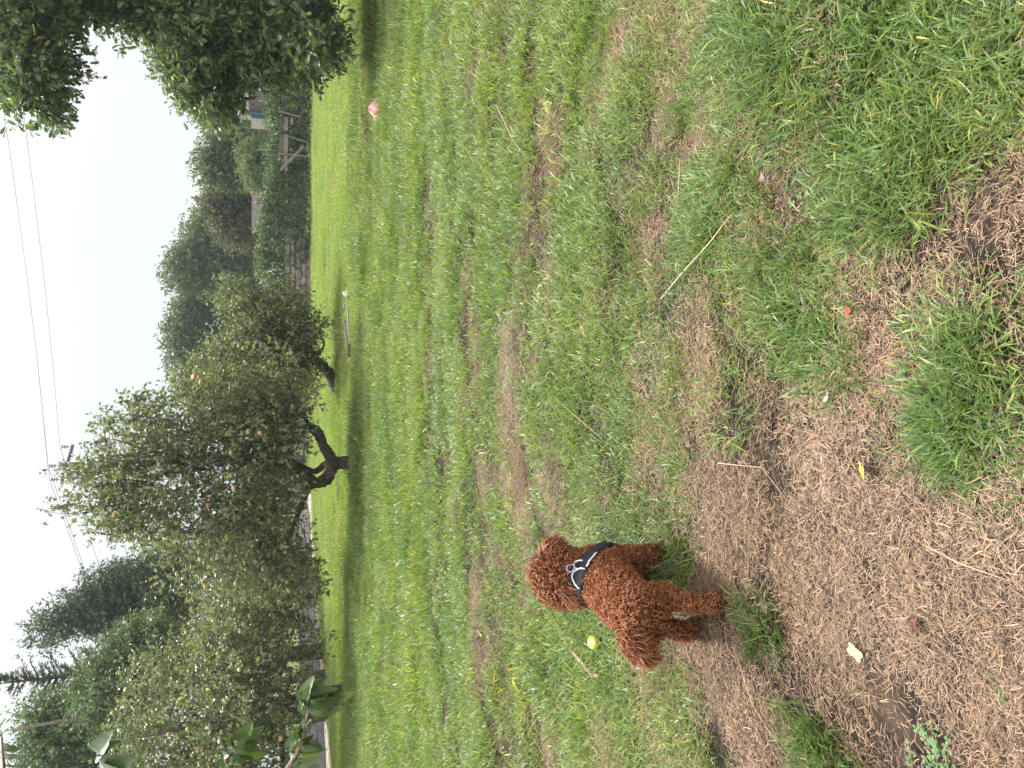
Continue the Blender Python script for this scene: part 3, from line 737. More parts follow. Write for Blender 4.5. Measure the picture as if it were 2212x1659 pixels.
# conifers on the left
def conifer(name, label, top, base_z, rad, n, seed, mat, weep, spiky=False, Y=30, shape=1.0, size=.45):
    t = thing(name, label, 'conifer', 'conifers on the left')
    rr = np.random.RandomState(seed)
    x, y, H = top
    mb = MB(); mb.tube([(x, y, -.2), (x, y, H * .3), (x + .04, y, H * .7), (x, y, H)], [.24, .18, .09, .012], 8)
    P = []; D = []
    V = []
    nb = n
    zs = base_z + (H - base_z) * (rr.rand(nb) ** 1.15)
    if spiky: zs = base_z + (H - base_z) * np.sort((np.arange(nb) // 6 + rr.rand(nb) * .25) / (nb / 6))
    zs = np.clip(zs, base_z, H - .05)
    leaves = [[], [], [], []]
    for z_ in zs:
        f = (H - z_) / (H - base_z)
        L_ = rad * (f ** shape) * rr.uniform(.55, 1.25) + .12
        a = rr.uniform(0, 2 * PI)
        out = np.array([math.cos(a), math.sin(a), 0])
        rise = .35 if not weep else .25
        m_ = 7
        tt = np.linspace(0, 1, m_)
        B = np.array([x, y, z_]) + out * (L_ * tt)[:, None]
        B[:, 2] += L_ * (rise * tt - (weep * .9 if weep else -.12 * (spiky)) * tt ** 2)
        mb.tube(B, np.linspace(.02 + .012 * L_, .004, m_), 4, False)
        k = int((85 if not spiky else 90) * max(.35, min(L_, 2.2)))
        s_ = rr.uniform(.12, 1.02, k)
        pos = np.stack([np.interp(s_, tt, B[:, i]) for i in range(3)], 1)
        side = np.cross(out, [0, 0, 1]); sg = np.where(rr.rand(k) < .5, -1, 1)[:, None]
        if weep: d_ = out * .35 + side * sg * rr.uniform(.1, .5, (k, 1)) + np.array([0, 0, -1.0]) * rr.uniform(.5, 1.2, (k, 1)) + rr.normal(0, .15, (k, 3))
        elif spiky: d_ = out * .8 + side * sg * rr.uniform(.2, .9, (k, 1)) + rr.normal(0, .35, (k, 3))
        else: d_ = out * .8 + side * sg * rr.uniform(.3, .9, (k, 1)) + np.array([0, 0, .15]) + rr.normal(0, .25, (k, 3))
        leaves[0].append(pos); leaves[1].append(d_); leaves[2].append(rr.normal(0, .5, (k, 3)) + np.array([0, 0, .7]))
        leaves[3].append(size * rr.uniform(.5, 1.1, k) * (1 if not spiky else .5))
    Pn, Dn, Nn, Sn = [np.concatenate(q_) for q_ in leaves]
    cc = (1 + .7 * (rr.rand(len(Pn), 1) - .5)) * np.ones(3)
    V, F, C = place_leaves(T_strip(.12 if not spiky else .1), Pn, Dn, Nn, Sn, cc)
    mb.build('trunk', M['bark'], t)
    build('crown', V, F, mat, t, False, C)
    return t
p = at(-12, 1478, 26); conifer('spruce', 'pointed dark spruce with bare spiky leader at the upper left', (p[0], 26, p[2]), 1.0, 2.3, 300, 303, M['conifer'], 0, True, shape=.9, size=.34)
def soft_conifer(name, label, lst, Y, n, mat, seed, size=.15):
    t = thing(name, label, 'conifer', 'conifers on the left')
    rr = np.random.RandomState(seed); bl = []
    for zx, zy, rx, rz in lst:      # measured on an enlarged view of the photo
        p = at(zx * .372, 1152 + zy * .372, Y); k_ = Y * 1.13 / 765 / 2.148 * .3716 * 2.148
        bl.append((p[0], Y + rr.normal(0, .3), p[2], rx * k_ * .463, max(rx, rz) * k_ * .463 * .8, rz * k_ * .463))
    top = max(bl, key=lambda b: b[2]); x0_ = np.mean([b[0] for b in bl[2:]])
    mb = MB(); mb.tube([(x0_, Y, -.2), (x0_, Y, top[2] * .4), (x0_ * .5 + top[0] * .5, Y, top[2] * .75), (top[0], Y, top[2] + top[5] * .7)], [.25, .19, .09, .015], 8)
    for b in bl:
        zj = max(.5, b[2] - .8); xj = np.interp(zj, [0, top[2] * .4, top[2]], [x0_, x0_, top[0]])
        limb(mb, (xj, Y, zj), (b[0], b[1], b[2] + b[5] * .3), .06, .012, rr, .08, 6, 5, .15)
    mb.build('trunk', M['bark'], t)
    foliage('crown', bl, n, 12, size, T_strip(.16), mat, t, seed, .55, 1.7, .5, .55, .55, .0, up=.4)
    return t
soft_conifer('weeping_cypress', 'shaggy weeping cypress on the left with drooping detached tip', [(200, 535, 35, 45), (285, 545, 75, 75), (330, 500, 60, 50), (430, 500, 90, 90), (450, 410, 60, 60), (560, 480, 110, 110), (620, 380, 120, 130), (700, 500, 110, 120), (800, 440, 120, 110), (950, 450, 130, 130)], 29, 3600, M['conifer'], 301)
soft_conifer('weeping_cypress', 'shorter weeping cypress on the right flank of the shaggy tall one', [(690, 270, 60, 80), (720, 330, 90, 90), (830, 220, 70, 60), (800, 320, 120, 100), (930, 250, 120, 110), (1020, 200, 130, 130), (1000, 330, 130, 130)], 31, 2600, M['conifer'], 302)
soft_conifer('cypress', 'soft green cypress at the far left edge beyond the spruce', [(130, 1130, 50, 60), (210, 1080, 80, 90), (230, 1230, 110, 100), (330, 1100, 110, 110), (330, 1280, 140, 110), (450, 1180, 130, 120), (480, 1330, 140, 130), (600, 1250, 150, 150)], 23.5, 3400, M['soft_conifer'], 304, .14)
soft_conifer('cypress', 'lower bright green cypress in front of the spruce base', [(560, 860, 80, 90), (620, 780, 90, 90), (640, 930, 110, 100), (740, 680, 100, 90), (740, 850, 120, 110), (520, 960, 90, 80), (840, 760, 130, 120), (850, 620, 90, 90)], 22.8, 3000, M['soft_conifer'], 305, .14)
sn = thing('dead_tree', 'bare pale dead stem sticking up among the left conifers', 'dead tree')
mb = MB(); mb.tube([at(420, 1500, 22.3), at(330, 1520, 22.3), at(210, 1545, 22.3), at(60, 1570, 22.3), at(25, 1577, 22.3)], [.09, .08, .06, .035, .02], 7)
pb = at(420, 1500, 22.3); mb.tube([(pb[0] + .2, 22.3, -.1), (pb[0] + .1, 22.3, 1), pb], [.12, .11, .09], 7)
mb.tube([at(200, 1547, 22.3), at(180, 1570, 22.2), at(170, 1590, 22.2)], [.025, .018, .01], 5)
mb.build('trunk', M['pale_bark'], sn)

# ------------------------------------------------------------------ hedge, brambles, derelict fence
hg = thing('bramble_hedge', 'long overgrown bramble and ivy hedge along the end of the field', 'hedge')
hb = []
rr = np.random.RandomState(61)
h0 = np.array([-2.2, 33.9]); h1 = np.array([14.5, 29.6])
for s_ in np.linspace(0, 1, 46):
    p = h0 + (h1 - h0) * s_
    top = 1.88 + .2 * math.sin(s_ * 17) + rr.normal(0, .07) - (.25 if s_ > .7 else 0)
    hb.append((p[0], p[1], top * .55, .42, .55, top * .48, 1.0))
    hb.append((p[0], p[1] - .15, top - .15, .4, .5, .2, .45))
    hb.append((p[0], p[1] - .55, top - .55, .3, .2, .45, .35))
    if s_ < .1 or s_ > .40: hb.append((p[0], p[1] - .62, .45, .35, .16, .42, .3))
foliage('crown', hb, 15000, 6, .085, T_quad(.34), M['bramble'], hg, 120, .22, 3.2, .3, .35, 1.0, .015, -.05)
sb = MB()
for i in range(60):
    s_ = rr.rand(); p = h0 + (h1 - h0) * s_
    z0 = rr.uniform(.9, 1.7); y0 = p[1] - .55; L_ = rr.uniform(.4, 1.0); a = rr.normal(0, .6)
    P_ = [(p[0] + t * L_ * a, y0 - .1 - .25 * t, z0 + .35 * t * L_ - .9 * t * t * L_) for t in np.linspace(0, 1, 6)]
    sb.tube(P_, np.linspace(.007, .003, 6), 4, False)
for i in range(40):
    s_ = rr.uniform(.35, 1); p = h0 + (h1 - h0) * s_
    sb.tube([(p[0], p[1] - .5, rr.uniform(0, .3)), (p[0] + rr.normal(0, .3), p[1] - .7, rr.uniform(.5, .9)), (p[0] + rr.normal(0, .5), p[1] - .55, rr.uniform(1, 1.6))], [.009, .007, .004], 4, False)
sb.build('stem', M['pale_bark'], hg)
# trailing ivy over the stone wall
fn = thing('timber_fence', 'broken weathered timber fence and pallets in front of the hedge', 'fence')
YF = 30.0
def O2D(zx, zy):      # the fence was measured on an enlarged view of the photo
    return (850 + zx / 3.318) * 2212 / 4032, (200 + zy / 3.318) * 2212 / 4032
def fp(zx, zy, Y=YF): return at(*O2D(zx, zy), Y)
rr = np.random.RandomState(66)
for nm, a, b, w, t in (('rail', (925, 520), (935, 770), .13, .035), ('rail', (995, 545), (985, 775), .065, .035), ('rail', (1100, 545), (1112, 850), .11, .04),
                       ('brace', (1040, 765), (1125, 625), .07, .03), ('rail', (850, 830), (855, 1020), .14, .03), ('rail', (920, 865), (915, 1045), .13, .03), ('rail', (865, 1100), (860, 1330), .15, .03),
                       ('rail', (915, 1095), (915, 1570), .13, .035), ('brace', (845, 1560), (1150, 1240), .11, .035), ('rail', (995, 870), (990, 960), .10, .03), ('rail', (1205, 1190), (1200, 1310), .10, .03)):
    dY = -.06 if nm == 'brace' else 0
    plank(nm, fp(*a, YF + dY), fp(*b, YF + dY), w, t, M['weathered'], fn, rr)
for a, b, w in (((825, 1343), (1262, 1388), .06), ((898, 1098), (1250, 1215), .05), ((838, 793), (1120, 870), .05), ((955, 380), (1215, 385), .14), ((935, 285), (1150, 295), .13), ((930, 215), (1150, 215), .13), ((960, 150), (1180, 160), .12)):
    p, q_ = fp(*a, YF - .08), fp(*b, YF - .08)
    plank('post', p, q_, w, .045, M['weathered'], fn, rr)
for zx in (990, 1060, 1170):
    plank('rail', fp(zx, 60, YF - .02), fp(zx, 400, YF - .02), .09, .03, M['weathered'], fn, rr)

# ------------------------------------------------------------------ buildings behind the hedge
M['cream'] = rough_mat('cream_paint', [(0.25, (0.36, 0.32, 0.22)), (0.5, (0.58, 0.54, 0.42)), (0.75, (0.66, 0.63, 0.52))], 2.2, 0.6, 0.1, stretch=(1, 1, .4))
M['teal'] = plain_mat('teal_paint', (0.035, 0.14, 0.19), 0.45)
M['vent'] = plain_mat('vent_grille', (0.16, 0.15, 0.13), 0.6)
M['grey_roof'] = rough_mat('grey_roof_sheet', [(0.3, (0.20, 0.22, 0.27)), (0.7, (0.30, 0.32, 0.37))], 3, 0.7, 0.2)
M['board_and_opening'] = plain_mat('dark_timber_and_opening', (0.045, 0.035, 0.035), 0.8)
M['lilac_roof'] = rough_mat('slate_roof', [(0.3, (0.30, 0.27, 0.34)), (0.7, (0.42, 0.39, 0.46))], 4, 0.8, 0.3)
M['pink_brick'] = rough_mat('pinkish_brick', [(0.3, (0.42, 0.28, 0.23)), (0.7, (0.58, 0.43, 0.37))], 4, 0.9, 0.3)
M['lichen_roof'] = rough_mat('lichened_roof', [(0.3, (0.035, 0.026, 0.022)), (0.55, (0.065, 0.05, 0.042)), (0.66, (0.085, 0.07, 0.055)), (0.76, (0.22, 0.21, 0.16))], 7, 0.9, 0.4)
M['white_plastic'] = plain_mat('white_plastic', (0.7, 0.7, 0.7), 0.4)
# cream cabin, a little turned
YC = 41.0
def cp(zx, zy, Y=YC): return at(*O2D(zx, zy), Y)
def oriented(o, origin, ang):
    o.location = origin; o.rotation_euler = (0, 0, ang)
cab = thing('cream_cabin', 'cream painted cabin with teal lower panels and two small grey vents', 'cabin')
pL, pM, pR = cp(340, 1000), cp(340, 745), cp(350, 610)
zt = pM[2]
W = pM[0] - pL[0]
cab.location = (pL[0], YC, 0)
side = pR[0] - pM[0]
m = MB(); m.box((W / 2, 1.3, zt / 2), (W, 2.6, zt)); m.build('body', M['cream'], cab, False)
m = MB(); m.box((W / 2, 1.3, zt + .05), (W + .14, 2.75, .1)); m.build('roof', M['cream'], cab, False)
m = MB(); m.box((W + side / 2, 1.0, zt / 2 - .1), (side, 2.0, zt - .2)); m.build('side_bay', M['cream'], cab, False)
for zy in (652, 690, 742):
    x = cp(400, zy)[0] - pL[0]
    m = MB(); m.box((x, -.025, zt / 2 - .12), (.06, .05, zt - .3)); m.build('rib', M['cream'], cab, False)
for za, zb_ in ((615, 655), (662, 690), (700, 738), (752, 812), (820, 880)):
    xa = cp(500, zb_)[0] - pL[0]; xb = cp(500, za)[0] - pL[0]; zt2 = cp(460, za)[2]
    m = MB(); m.box(((xa + xb) / 2, -.012, zt2 / 2 + .2), (xb - xa - .01, .03, zt2 - .4)); m.build('panel', M['teal'], cab, False)
for zy in (808, 937):
    p = cp(421, zy); m = MB(); m.box((p[0] - pL[0], -.015, p[2]), (.22, .03, .24))
    vo = m.build('vent', M['vent'], cab, False)
    for k in range(5):
        m = MB(); m.box((p[0] - pL[0], -.036, p[2] - .09 + k * .045), (.19, .02, .016)); m.build('slat', M['vent'], vo, False)
# block garage
YG = 38.0
gar = thing('block_garage', 'grey roofed concrete block garage beside the oak', 'garage')
def gp(zx, zy, Y=YG): return at(*O2D(zx, zy), Y)
a, b_ = gp(400, 500), gp(400, 60)
zt = a[2]; x0, x1 = a[0], b_[0] + 1.5
m = MB(); m.box(((x0 + x1) / 2, YG + 2.0, zt / 2 - .02), (x1 - x0, 3.96, zt - .05)); m.build('wall', M['mortar'], gar, False)
bp = None
for cs in range(3):
    x = x0 + (.22 if cs % 2 else 0) + .225
    while x < x0 + 1.9:
        if bp is None:
            mb = MB(); mb.box((0, 0, 0), (.44, .05, .215)); bp = mb.build('block', M['block'], gar, False); o = bp
        else:
            o = bp.copy(); COL.objects.link(o)
        o.location = (x, YG, zt - .18 - cs * .225); x += .45
m = MB(); m.box((x0 + 2.6, YG + .01, zt * .5), (1.2, .06, zt - .15)); m.build('dark_opening', M['board_and_opening'], gar, False)  # flat panel, its dark colour painted in for the shade inside the opening
# roof slope
e0 = gp(345, 530); e1 = gp(283, 300, YG + 3)
V = [(x0 - .35, YG - .35, e0[2]), (x1, YG - .35, e0[2] + .05), (x1, YG + 4.4, e0[2] + .62), (x0 + .9, YG + 4.4, e0[2] + .6)]
V = np.array(V); V2 = V + np.array([0, 0, .07])
build('roof', np.concatenate([V, V2]), np.array([[3, 2, 1, 0], [4, 5, 6, 7], [0, 1, 5, 4], [1, 2, 6, 5], [2, 3, 7, 6], [3, 0, 4, 7]]), M['grey_roof'], gar, False)
m = MB(); m.box(((x0 + x1) / 2 - .15, YG - .32, e0[2] - .09), (x1 - x0 + .3, .05, .15)); m.build('fascia', M['board_and_opening'], gar, False)
m = MB(); m.tube([(x0 + .03, YG - .1, 0), (x0 + .03, YG - .1, zt - .1)], .035, 8); m.build('downpipe', M['white_plastic'], gar)
# house further back
YH = 58.0
hs = thing('brick_house', 'pinkish house with pale slate roof just visible behind the cream cabin', 'house')
def hp(zx, zy, Y=YH): return at(*O2D(zx, zy), Y)
a = hp(360, 1100); b_ = hp(360, 640); zt = a[2]; x0, x1 = a[0], b_[0]
m = MB(); m.box(((x0 + x1) / 2, YH + 3, zt / 2), (x1 - x0, 6, zt)); m.build('wall', M['pink_brick'], hs, False)
rz = hp(290, 800)[2]
V = np.array([(x0 - .2, YH - .3, zt), (x1 + .2, YH - .3, zt), (x1 + .2, YH + 6.3, zt), (x0 - .2, YH + 6.3, zt), (x0 - .2, YH + 3, rz + .6), (x1 + .2, YH + 3, rz + .6)])
build('roof', V, [np.array([[0, 1, 5, 4], [2, 3, 4, 5]]), np.array([[1, 2, 5], [3, 0, 4]])], M['lilac_roof'], hs, False)
for k in range(4):
    m = MB(); m.box((x0 + .3 + k * .33, YH - .01, zt - .8), (.05, .04, 1.3)); m.build('batten', M['white_plastic'], hs, False)
pz = hp(500, 1030); m = MB(); m.box((pz[0], YH - .03, pz[2] - .4), (.9, .05, 1.0)); w_ = m.build('window', M['steel'], hs, False)
# lichened shed roof behind hedge
sh = thing('lichened_shed', 'low shed whose brown lichened roof shows above the hedge', 'shed')
YS = 37.0
a = at(556, 338, YS); b_ = at(556, 492, YS); zr = at(545, 430, YS + 2)[2]
x0, x1 = b_[0], a[0]
m = MB(); m.box(((x0 + x1) / 2, YS + 1.7, .85), (x1 - x0 - .3, 3.2, 1.7)); m.build('wall', M['mortar'], sh, False)
NR = 60; V = []
for i in range(NR + 1):
    x = x0 + (x1 - x0) * i / NR; dz = .03 * (i % 2)
    V += [(x, YS - .2, 1.72 + dz), (x, YS + 1.7, zr + dz), (x, YS + 3.5, 1.72 + dz)]
F = []
for i in range(NR):
    for k in range(2): F.append([i * 3 + k, i * 3 + 3 + k, i * 3 + 4 + k, i * 3 + 1 + k])
build('roof', V, np.array(F), M['lichen_roof'], sh, False)

# ------------------------------------------------------------------ utility pole and wires
YP = 38.0
pt = at(128, 1006, YP)
up = thing('utility_pole', 'grey wooden electricity pole with slanting crossarm above the forked apple tree', 'utility pole', loc=(pt[0], YP, 0))
H = pt[2]
m = MB(); m.tube([(0, 0, -.3), (0, 0, H * .5), (0, 0, H)], [.19, .165, .14], 12); m.build('pole', M['pole'], up)
ad = np.array([1.43, 1.9, 0]); ad /= np.linalg.norm(ad)
az = H - .35
m = MB(); B = np.stack([ad, np.array([-ad[1], ad[0], 0]), np.array([0, 0, 1])], 1)
m.box(np.array([.0, 0, az]) + B[:, 1] * -.17, (2.3, .09, .11), B); m.build('crossarm', M['steel'], up, False)
m = MB(); m.tube([B[:, 1] * -.17 + ad * .6 + np.array([0, 0, az - .05]), B[:, 1] * -.15 + np.array([0, 0, az - .6])], .018, 5); m.build('brace', M['steel'], up)
tops = []
for s_, zb_ in ((-1.05, az + .05), (0, H), (1.05, az + .05)):
    q0 = ad * s_ + (B[:, 1] * -.17 if s_ else 0)
    io = None
    m = MB(); m.tube([q0 + np.array([0, 0, zb_]), q0 + np.array([0, 0, zb_ + .42])], .014, 6)
    ins = m.build('insulator', M['steel'], up)
    for k in range(3):
        m = MB(); m.tube([q0 + np.array([0, 0, zb_ + .14 + k * .1 + d_]) for d_ in (0, .02, .045, .07)], [.03, .085, .075, .03], 10); m.build('shed_disc', M['ceramic'], ins)
    tops.append(q0 + np.array([0, 0, zb_ + .45]))
wd_ = np.array([ad[1], -ad[0], 0])
SPAN = 62
for k, q0 in enumerate(tops):
    w0_ = np.array([pt[0], YP, 0]) + q0
    m = MB()
    for sg, dr in ((1, wd_), (-1, wd_)):
        P_ = []
        for t in np.linspace(0, 1, 22):
            P_.append(w0_ + dr * sg * SPAN * t + np.array([0, 0, -5.6 * t * (1 - t)]))
        m.tube(P_, .0115, 5, False)
    lab = ('near overhead wire, carried by the left end of the crossarm', 'middle overhead wire, carried by the pole top', 'far overhead wire, carried by the right end of the crossarm')[k]
    tag(m.build('overhead_wire', M['wire']), lab, 'wire', 'overhead wires')
# the neighbouring poles that hold the wires up, outside the frame
for sg, lab in ((1, 'utility pole out of the frame to the right'), (-1, 'utility pole out of the frame to the left')):
    pass

# ------------------------------------------------------------------ grass
SRC = {}
def blades(rng, n, rad, l0, l1, w, segs, lean, colf, arch=.6, base_spread=1.0, flat=0.0):
    """grass blades: returns verts, faces, colours"""
    r = rad * np.sqrt(rng.rand(n)) * base_spread; a = rng.uniform(0, 2 * PI, n)
    bx_ = r * np.cos(a); by_ = r * np.sin(a)
    da = np.where(rng.rand(n) < .65, a + rng.normal(0, .7, n), rng.uniform(0, 2 * PI, n))
    L_ = rng.uniform(l0, l1, n)
    le = np.abs(rng.normal(lean, .25, n)); ar = rng.uniform(.3, 1.3, n) * arch
    Vs = []; C = []
    cc = colf(rng, n)
    t = np.linspace(0, 1, segs + 1)
    th = le[:, None] + ar[:, None] * t[None]            # angle from vertical along the blade
    th = np.minimum(th, 1.75)
    ds = L_[:, None] / segs
    hx = np.concatenate([np.zeros((n, 1)), np.cumsum(np.sin(th[:, 1:]) * ds, 1)], 1)
    hh = np.concatenate([np.zeros((n, 1)), np.cumsum(np.cos(th[:, 1:]) * ds, 1)], 1)
    if flat: hh = np.abs(hh) * (1 - flat) + .004 + rng.rand(n, 1) * .012
    wob = rng.normal(0, .25, n)[:, None] * t[None] ** 2 * L_[:, None]
    ca, sa = np.cos(da)[:, None], np.sin(da)[:, None]
    X = bx_[:, None] + hx * ca - wob * sa; Y_ = by_[:, None] + hx * sa + wob * ca
    ww = w * rng.uniform(.6, 1.3, n)[:, None] * np.array([.8] + [1] * (segs - 1) + [.0])[None] * (1 - .35 * t[None])
    tw = rng.normal(0, .5, n)[:, None]
    wx = -np.sin(da[:, None] + tw) * ww / 2; wy = np.cos(da[:, None] + tw) * ww / 2
    Lp = np.stack([X - wx, Y_ - wy, hh], -1); Rp = np.stack([X + wx, Y_ + wy, hh], -1)
    V = np.stack([Lp, Rp], 2).reshape(n, -1, 3)          # (n, (segs+1)*2, 3)
    k = (segs + 1) * 2
    f = np.array([[2 * i, 2 * i + 1, 2 * i + 3, 2 * i + 2] for i in range(segs)])
    F = (f[None] + (np.arange(n) * k)[:, None, None]).reshape(-1, 4)
    shade = (.75 + .35 * np.repeat(t, 2))[None, :, None]
    Cc = cc[:, None, :] * np.ones((1, k, 1)) * (shade * 0 + 1)
    return V.reshape(-1, 3), F, Cc.reshape(-1, 3)
def c_green(y=.12, s=.45, straw=.1):
    def f(rng, n):
        c = (1 + s * (rng.rand(n, 1) - .5)) * np.ones(3)
        k = rng.rand(n) < y; c[k] *= np.array([1.5, 1.25, .9])
        k = rng.rand(n) < straw; c[k] *= np.array([1.75, 1.15, 1.9])
        return c
    return f
def c_straw(rng, n):
    c = rng.uniform(.45, 1.25, (n, 1)) * np.ones(3)
    k = rng.rand(n) < .2; c[k] *= np.array([.35, .38, .42])
    k = rng.rand(n) < .12; c[k] *= np.array([1.35, 1.45, 1.5])
    return c
def variants(kind, n, fn, mat):
    coll = bpy.data.collections.new(kind + '_sources')
    for i in range(n):
        rng_ = np.random.RandomState(900 + i * 7 + len(kind))
        V, F, C = fn(rng_, i)
        o = build('%s_source_%02d' % (kind, i), V, F, mat, None, True, C, link=False)
        coll.objects.link(o)
    SRC[kind] = (coll, n)
def scatter(name, kind, P, rotz, scl, seed, tilt=.08):
    coll, nv = SRC[kind]
    rng_ = np.random.RandomState(seed)
    n = len(P)
    me = bpy.data.meshes.new(name); me.vertices.add(n); me.vertices.foreach_set('co', np.asarray(P, np.float32).ravel())
    def attr(nm, ty, data, key):
        a_ = me.attributes.new(nm, ty, 'POINT'); a_.data.foreach_set(key, np.ascontiguousarray(data).ravel())
    rot = np.stack([rng_.normal(0, tilt, n), rng_.normal(0, tilt, n), rotz], 1).astype(np.float32)
    attr('rot', 'FLOAT_VECTOR', rot, 'vector'); attr('scl', 'FLOAT_VECTOR', np.asarray(scl, np.float32).reshape(n, -1) * np.ones((1, 3), np.float32), 'vector')
    attr('idx', 'INT', rng_.randint(0, nv, n).astype(np.int32), 'value')
    o = bpy.data.objects.new(name, me); COL.objects.link(o)
    ng = bpy.data.node_groups.new(name + '_scatter', 'GeometryNodeTree')
    ng.interface.new_socket('Geometry', in_out='INPUT', socket_type='NodeSocketGeometry')
    ng.interface.new_socket('Geometry', in_out='OUTPUT', socket_type='NodeSocketGeometry')
    N = ng.nodes; gi = N.new('NodeGroupInput'); go = N.new('NodeGroupOutput')
    ci = N.new('GeometryNodeCollectionInfo'); ci.inputs['Collection'].default_value = coll
    ci.inputs['Separate Children'].default_value = True; ci.inputs['Reset Children'].default_value = True
    ip = N.new('GeometryNodeInstanceOnPoints'); ip.inputs['Pick Instance'].default_value = True
    def named(nm, ty):
        q_ = N.new('GeometryNodeInputNamedAttribute'); q_.data_type = ty; q_.inputs['Name'].default_value = nm; return q_.outputs['Attribute']
    l = ng.links
    l.new(gi.outputs[0], ip.inputs['Points']); l.new(ci.outputs[0], ip.inputs['Instance'])
    l.new(named('idx', 'INT'), ip.inputs['Instance Index'])
    e2r = N.new('FunctionNodeEulerToRotation'); l.new(named('rot', 'FLOAT_VECTOR'), e2r.inputs[0]); l.new(e2r.outputs[0], ip.inputs['Rotation'])
    l.new(named('scl', 'FLOAT_VECTOR'), ip.inputs['Scale'])
    l.new(ip.outputs[0], go.inputs[0])
    md = o.modifiers.new('scatter', 'NODES'); md.node_group = ng
    tag(o, kind='stuff')
    return o
variants('turf', 7, lambda r, i: blades(r, 105, .15, .022, .068, .0046, 3, .6, c_green(.25, .75, .13), .8), M['grass'])
variants('clump', 6, lambda r, i: blades(r, 60, .075, .045, .105, .0050, 4, .5, c_green(.10, .7, .06), 1.0), M['lush'])
variants('sward', 7, lambda r, i: blades(r, 95, .19, .035, .095, .0072, 3, .5, c_green(.22, .9, .14), .8), M['grass'])
variants('mid', 6, lambda r, i: blades(r, 190, .30, .04, .10, .0095, 3, .4, c_green(.3, .8, .12), .7), M['grass'])
variants('far', 5, lambda r, i: blades(r, 260, .60, .04, .09, .011, 2, .35, c_green(.3, .45, .06), .6), M['far_grass'])
variants('thatch', 6, lambda r, i: blades(r, 360, .15, .008, .042, .0017, 3, 1.2, c_straw, .8, 1, .75), M['straw'])
def clover(r, i):
    mb = MB(); V = []; F = []; C = []
    for k in range(16):
        a = r.uniform(0, 2 * PI); q_ = .09 * math.sqrt(r.rand()); x, y = q_ * math.cos(a), q_ * math.sin(a); h = r.uniform(.012, .035); s_ = r.uniform(.007, .012)
        rot = r.uniform(0, 2 * PI); cl = r.uniform(.75, 1.25)
        for j in range(3):
            b = rot + j * 2 * PI / 3; d = np.array([math.cos(b), math.sin(b), .1]); w = np.array([-math.sin(b), math.cos(b), 0])
            p = np.array([x, y, h]); vv = [p, p + d * s_ * .9 + w * s_ * .75, p + d * s_ * 1.5 + w * s_ * .4, p + d * s_ * 1.4, p + d * s_ * 1.5 - w * s_ * .4, p + d * s_ * .9 - w * s_ * .75]
            mb.add(vv, np.array([[0, 5, 4, 3], [0, 3, 2, 1]]), cl * np.ones(3))
    return np.concatenate(mb.v), np.concatenate(mb.f[4]), np.concatenate(mb.c)
variants('clover', 4, clover, M['clover'])
rg = np.random.RandomState(77)
def points(y0, y1, dens, margin=.5, slope=.56):
    n = int(dens * (y1 - y0) * 2 * (slope * y1 + margin))
    y = rg.uniform(y0, y1, n); x = rg.uniform(-1, 1, n) * (slope * y1 + margin)
    k = np.abs(x) < slope * y + margin
    x, y = x[k], y[k]
    k = (y < edge_y(x) - .05)
    return x[k], y[k]
def put(x, y, lift=0): return np.stack([x, y, hz(x, y) + lift], 1)
def many(name, kind, x, y, scl, seed, tilt=.08): return scatter(name, kind, put(x, y), rg.uniform(0, 2 * PI, len(x)), scl, seed, tilt)
# short turf near
x, y = points(.7, 3.9, 120)
g = green(x, y); k = g > .26 + .30 * rg.rand(len(x)); x, y, g = x[k], y[k], g[k]
many('grass', 'turf', x, y, np.clip(.55 + .5 * g, .5, 1.25), 1)
x, y = points(3.6, 8.2, 60)
g = green(x, y); k = g > .34 + .36 * rg.rand(len(x)); x, y, g = x[k], y[k], g[k]
many('turf_grass', 'sward', x, y, np.stack([np.clip(.6 + .4 * g, .6, 1.2), np.clip(.6 + .4 * g, .6, 1.2), np.clip(.35 + .6 * g, .4, 1.5) * rg.uniform(.6, 1.35, len(x))], 1), 11, .12)
# lush clumps
x, y = points(.7, 7.5, 34)
g = green(x, y); k = g > .92 + .5 * rg.rand(len(x)); x, y, g = x[k], y[k], g[k]
k = green(x, y) > .55 + .3 * rg.rand(len(x)); x, y = x[k], y[k]
for cx, cy, rx, ry, v in _pw:
    if v > .55:
        n = int(24 * v); qx = cx + rg.normal(0, .55, n) * rx; qy = cy + rg.normal(0, .55, n) * ry
        k = green(qx, qy) > (.35 + .3 * rg.rand(n) if v < .8 else -9)
        x = np.concatenate([x, qx[k]]); y = np.concatenate([y, qy[k]])
many('tall_grass', 'clump', x, y, rg.uniform(.4, 1.15, len(x)), 2, .2)
# dead thatch
x, y = points(.7, 6.0, 130)
g = green(x, y); k = ((1 - g) > rg.rand(len(x)) * .9 - .25) & (fbm(x * 2.3 + 60, y * 3.1 + 11, 3) + .12 * rg.rand(len(x)) > .33); x, y = x[k], y[k]
many('dry_grass', 'thatch', x, y, rg.uniform(.55, 1.25, len(x)), 3, .05)
# middle distance
x, y = points(7.8, 15.5, 26, 1)
g = green(x, y); k = g > .28 + .35 * rg.rand(len(x)); x, y, g = x[k], y[k], g[k]
many('meadow_grass', 'mid', x, y, np.clip(.5 + .55 * g, .5, 1.35) * rg.uniform(.65, 1.3, len(x)), 4, .1)
x, y = points(5.0, 15.5, 10, 1)
many('grass_tussocks', 'clump', x[green(x, y) > .98], y[green(x, y) > .98], rg.uniform(.7, 1.7, (green(x, y) > .98).sum()), 5, .1)
x, y = points(6.0, 14, 9, 1); g = green(x, y); k = g < .55; x, y = x[k], y[k]
many('withered_grass', 'thatch', x, y, rg.uniform(1.2, 2.2, len(x)), 6, .05)
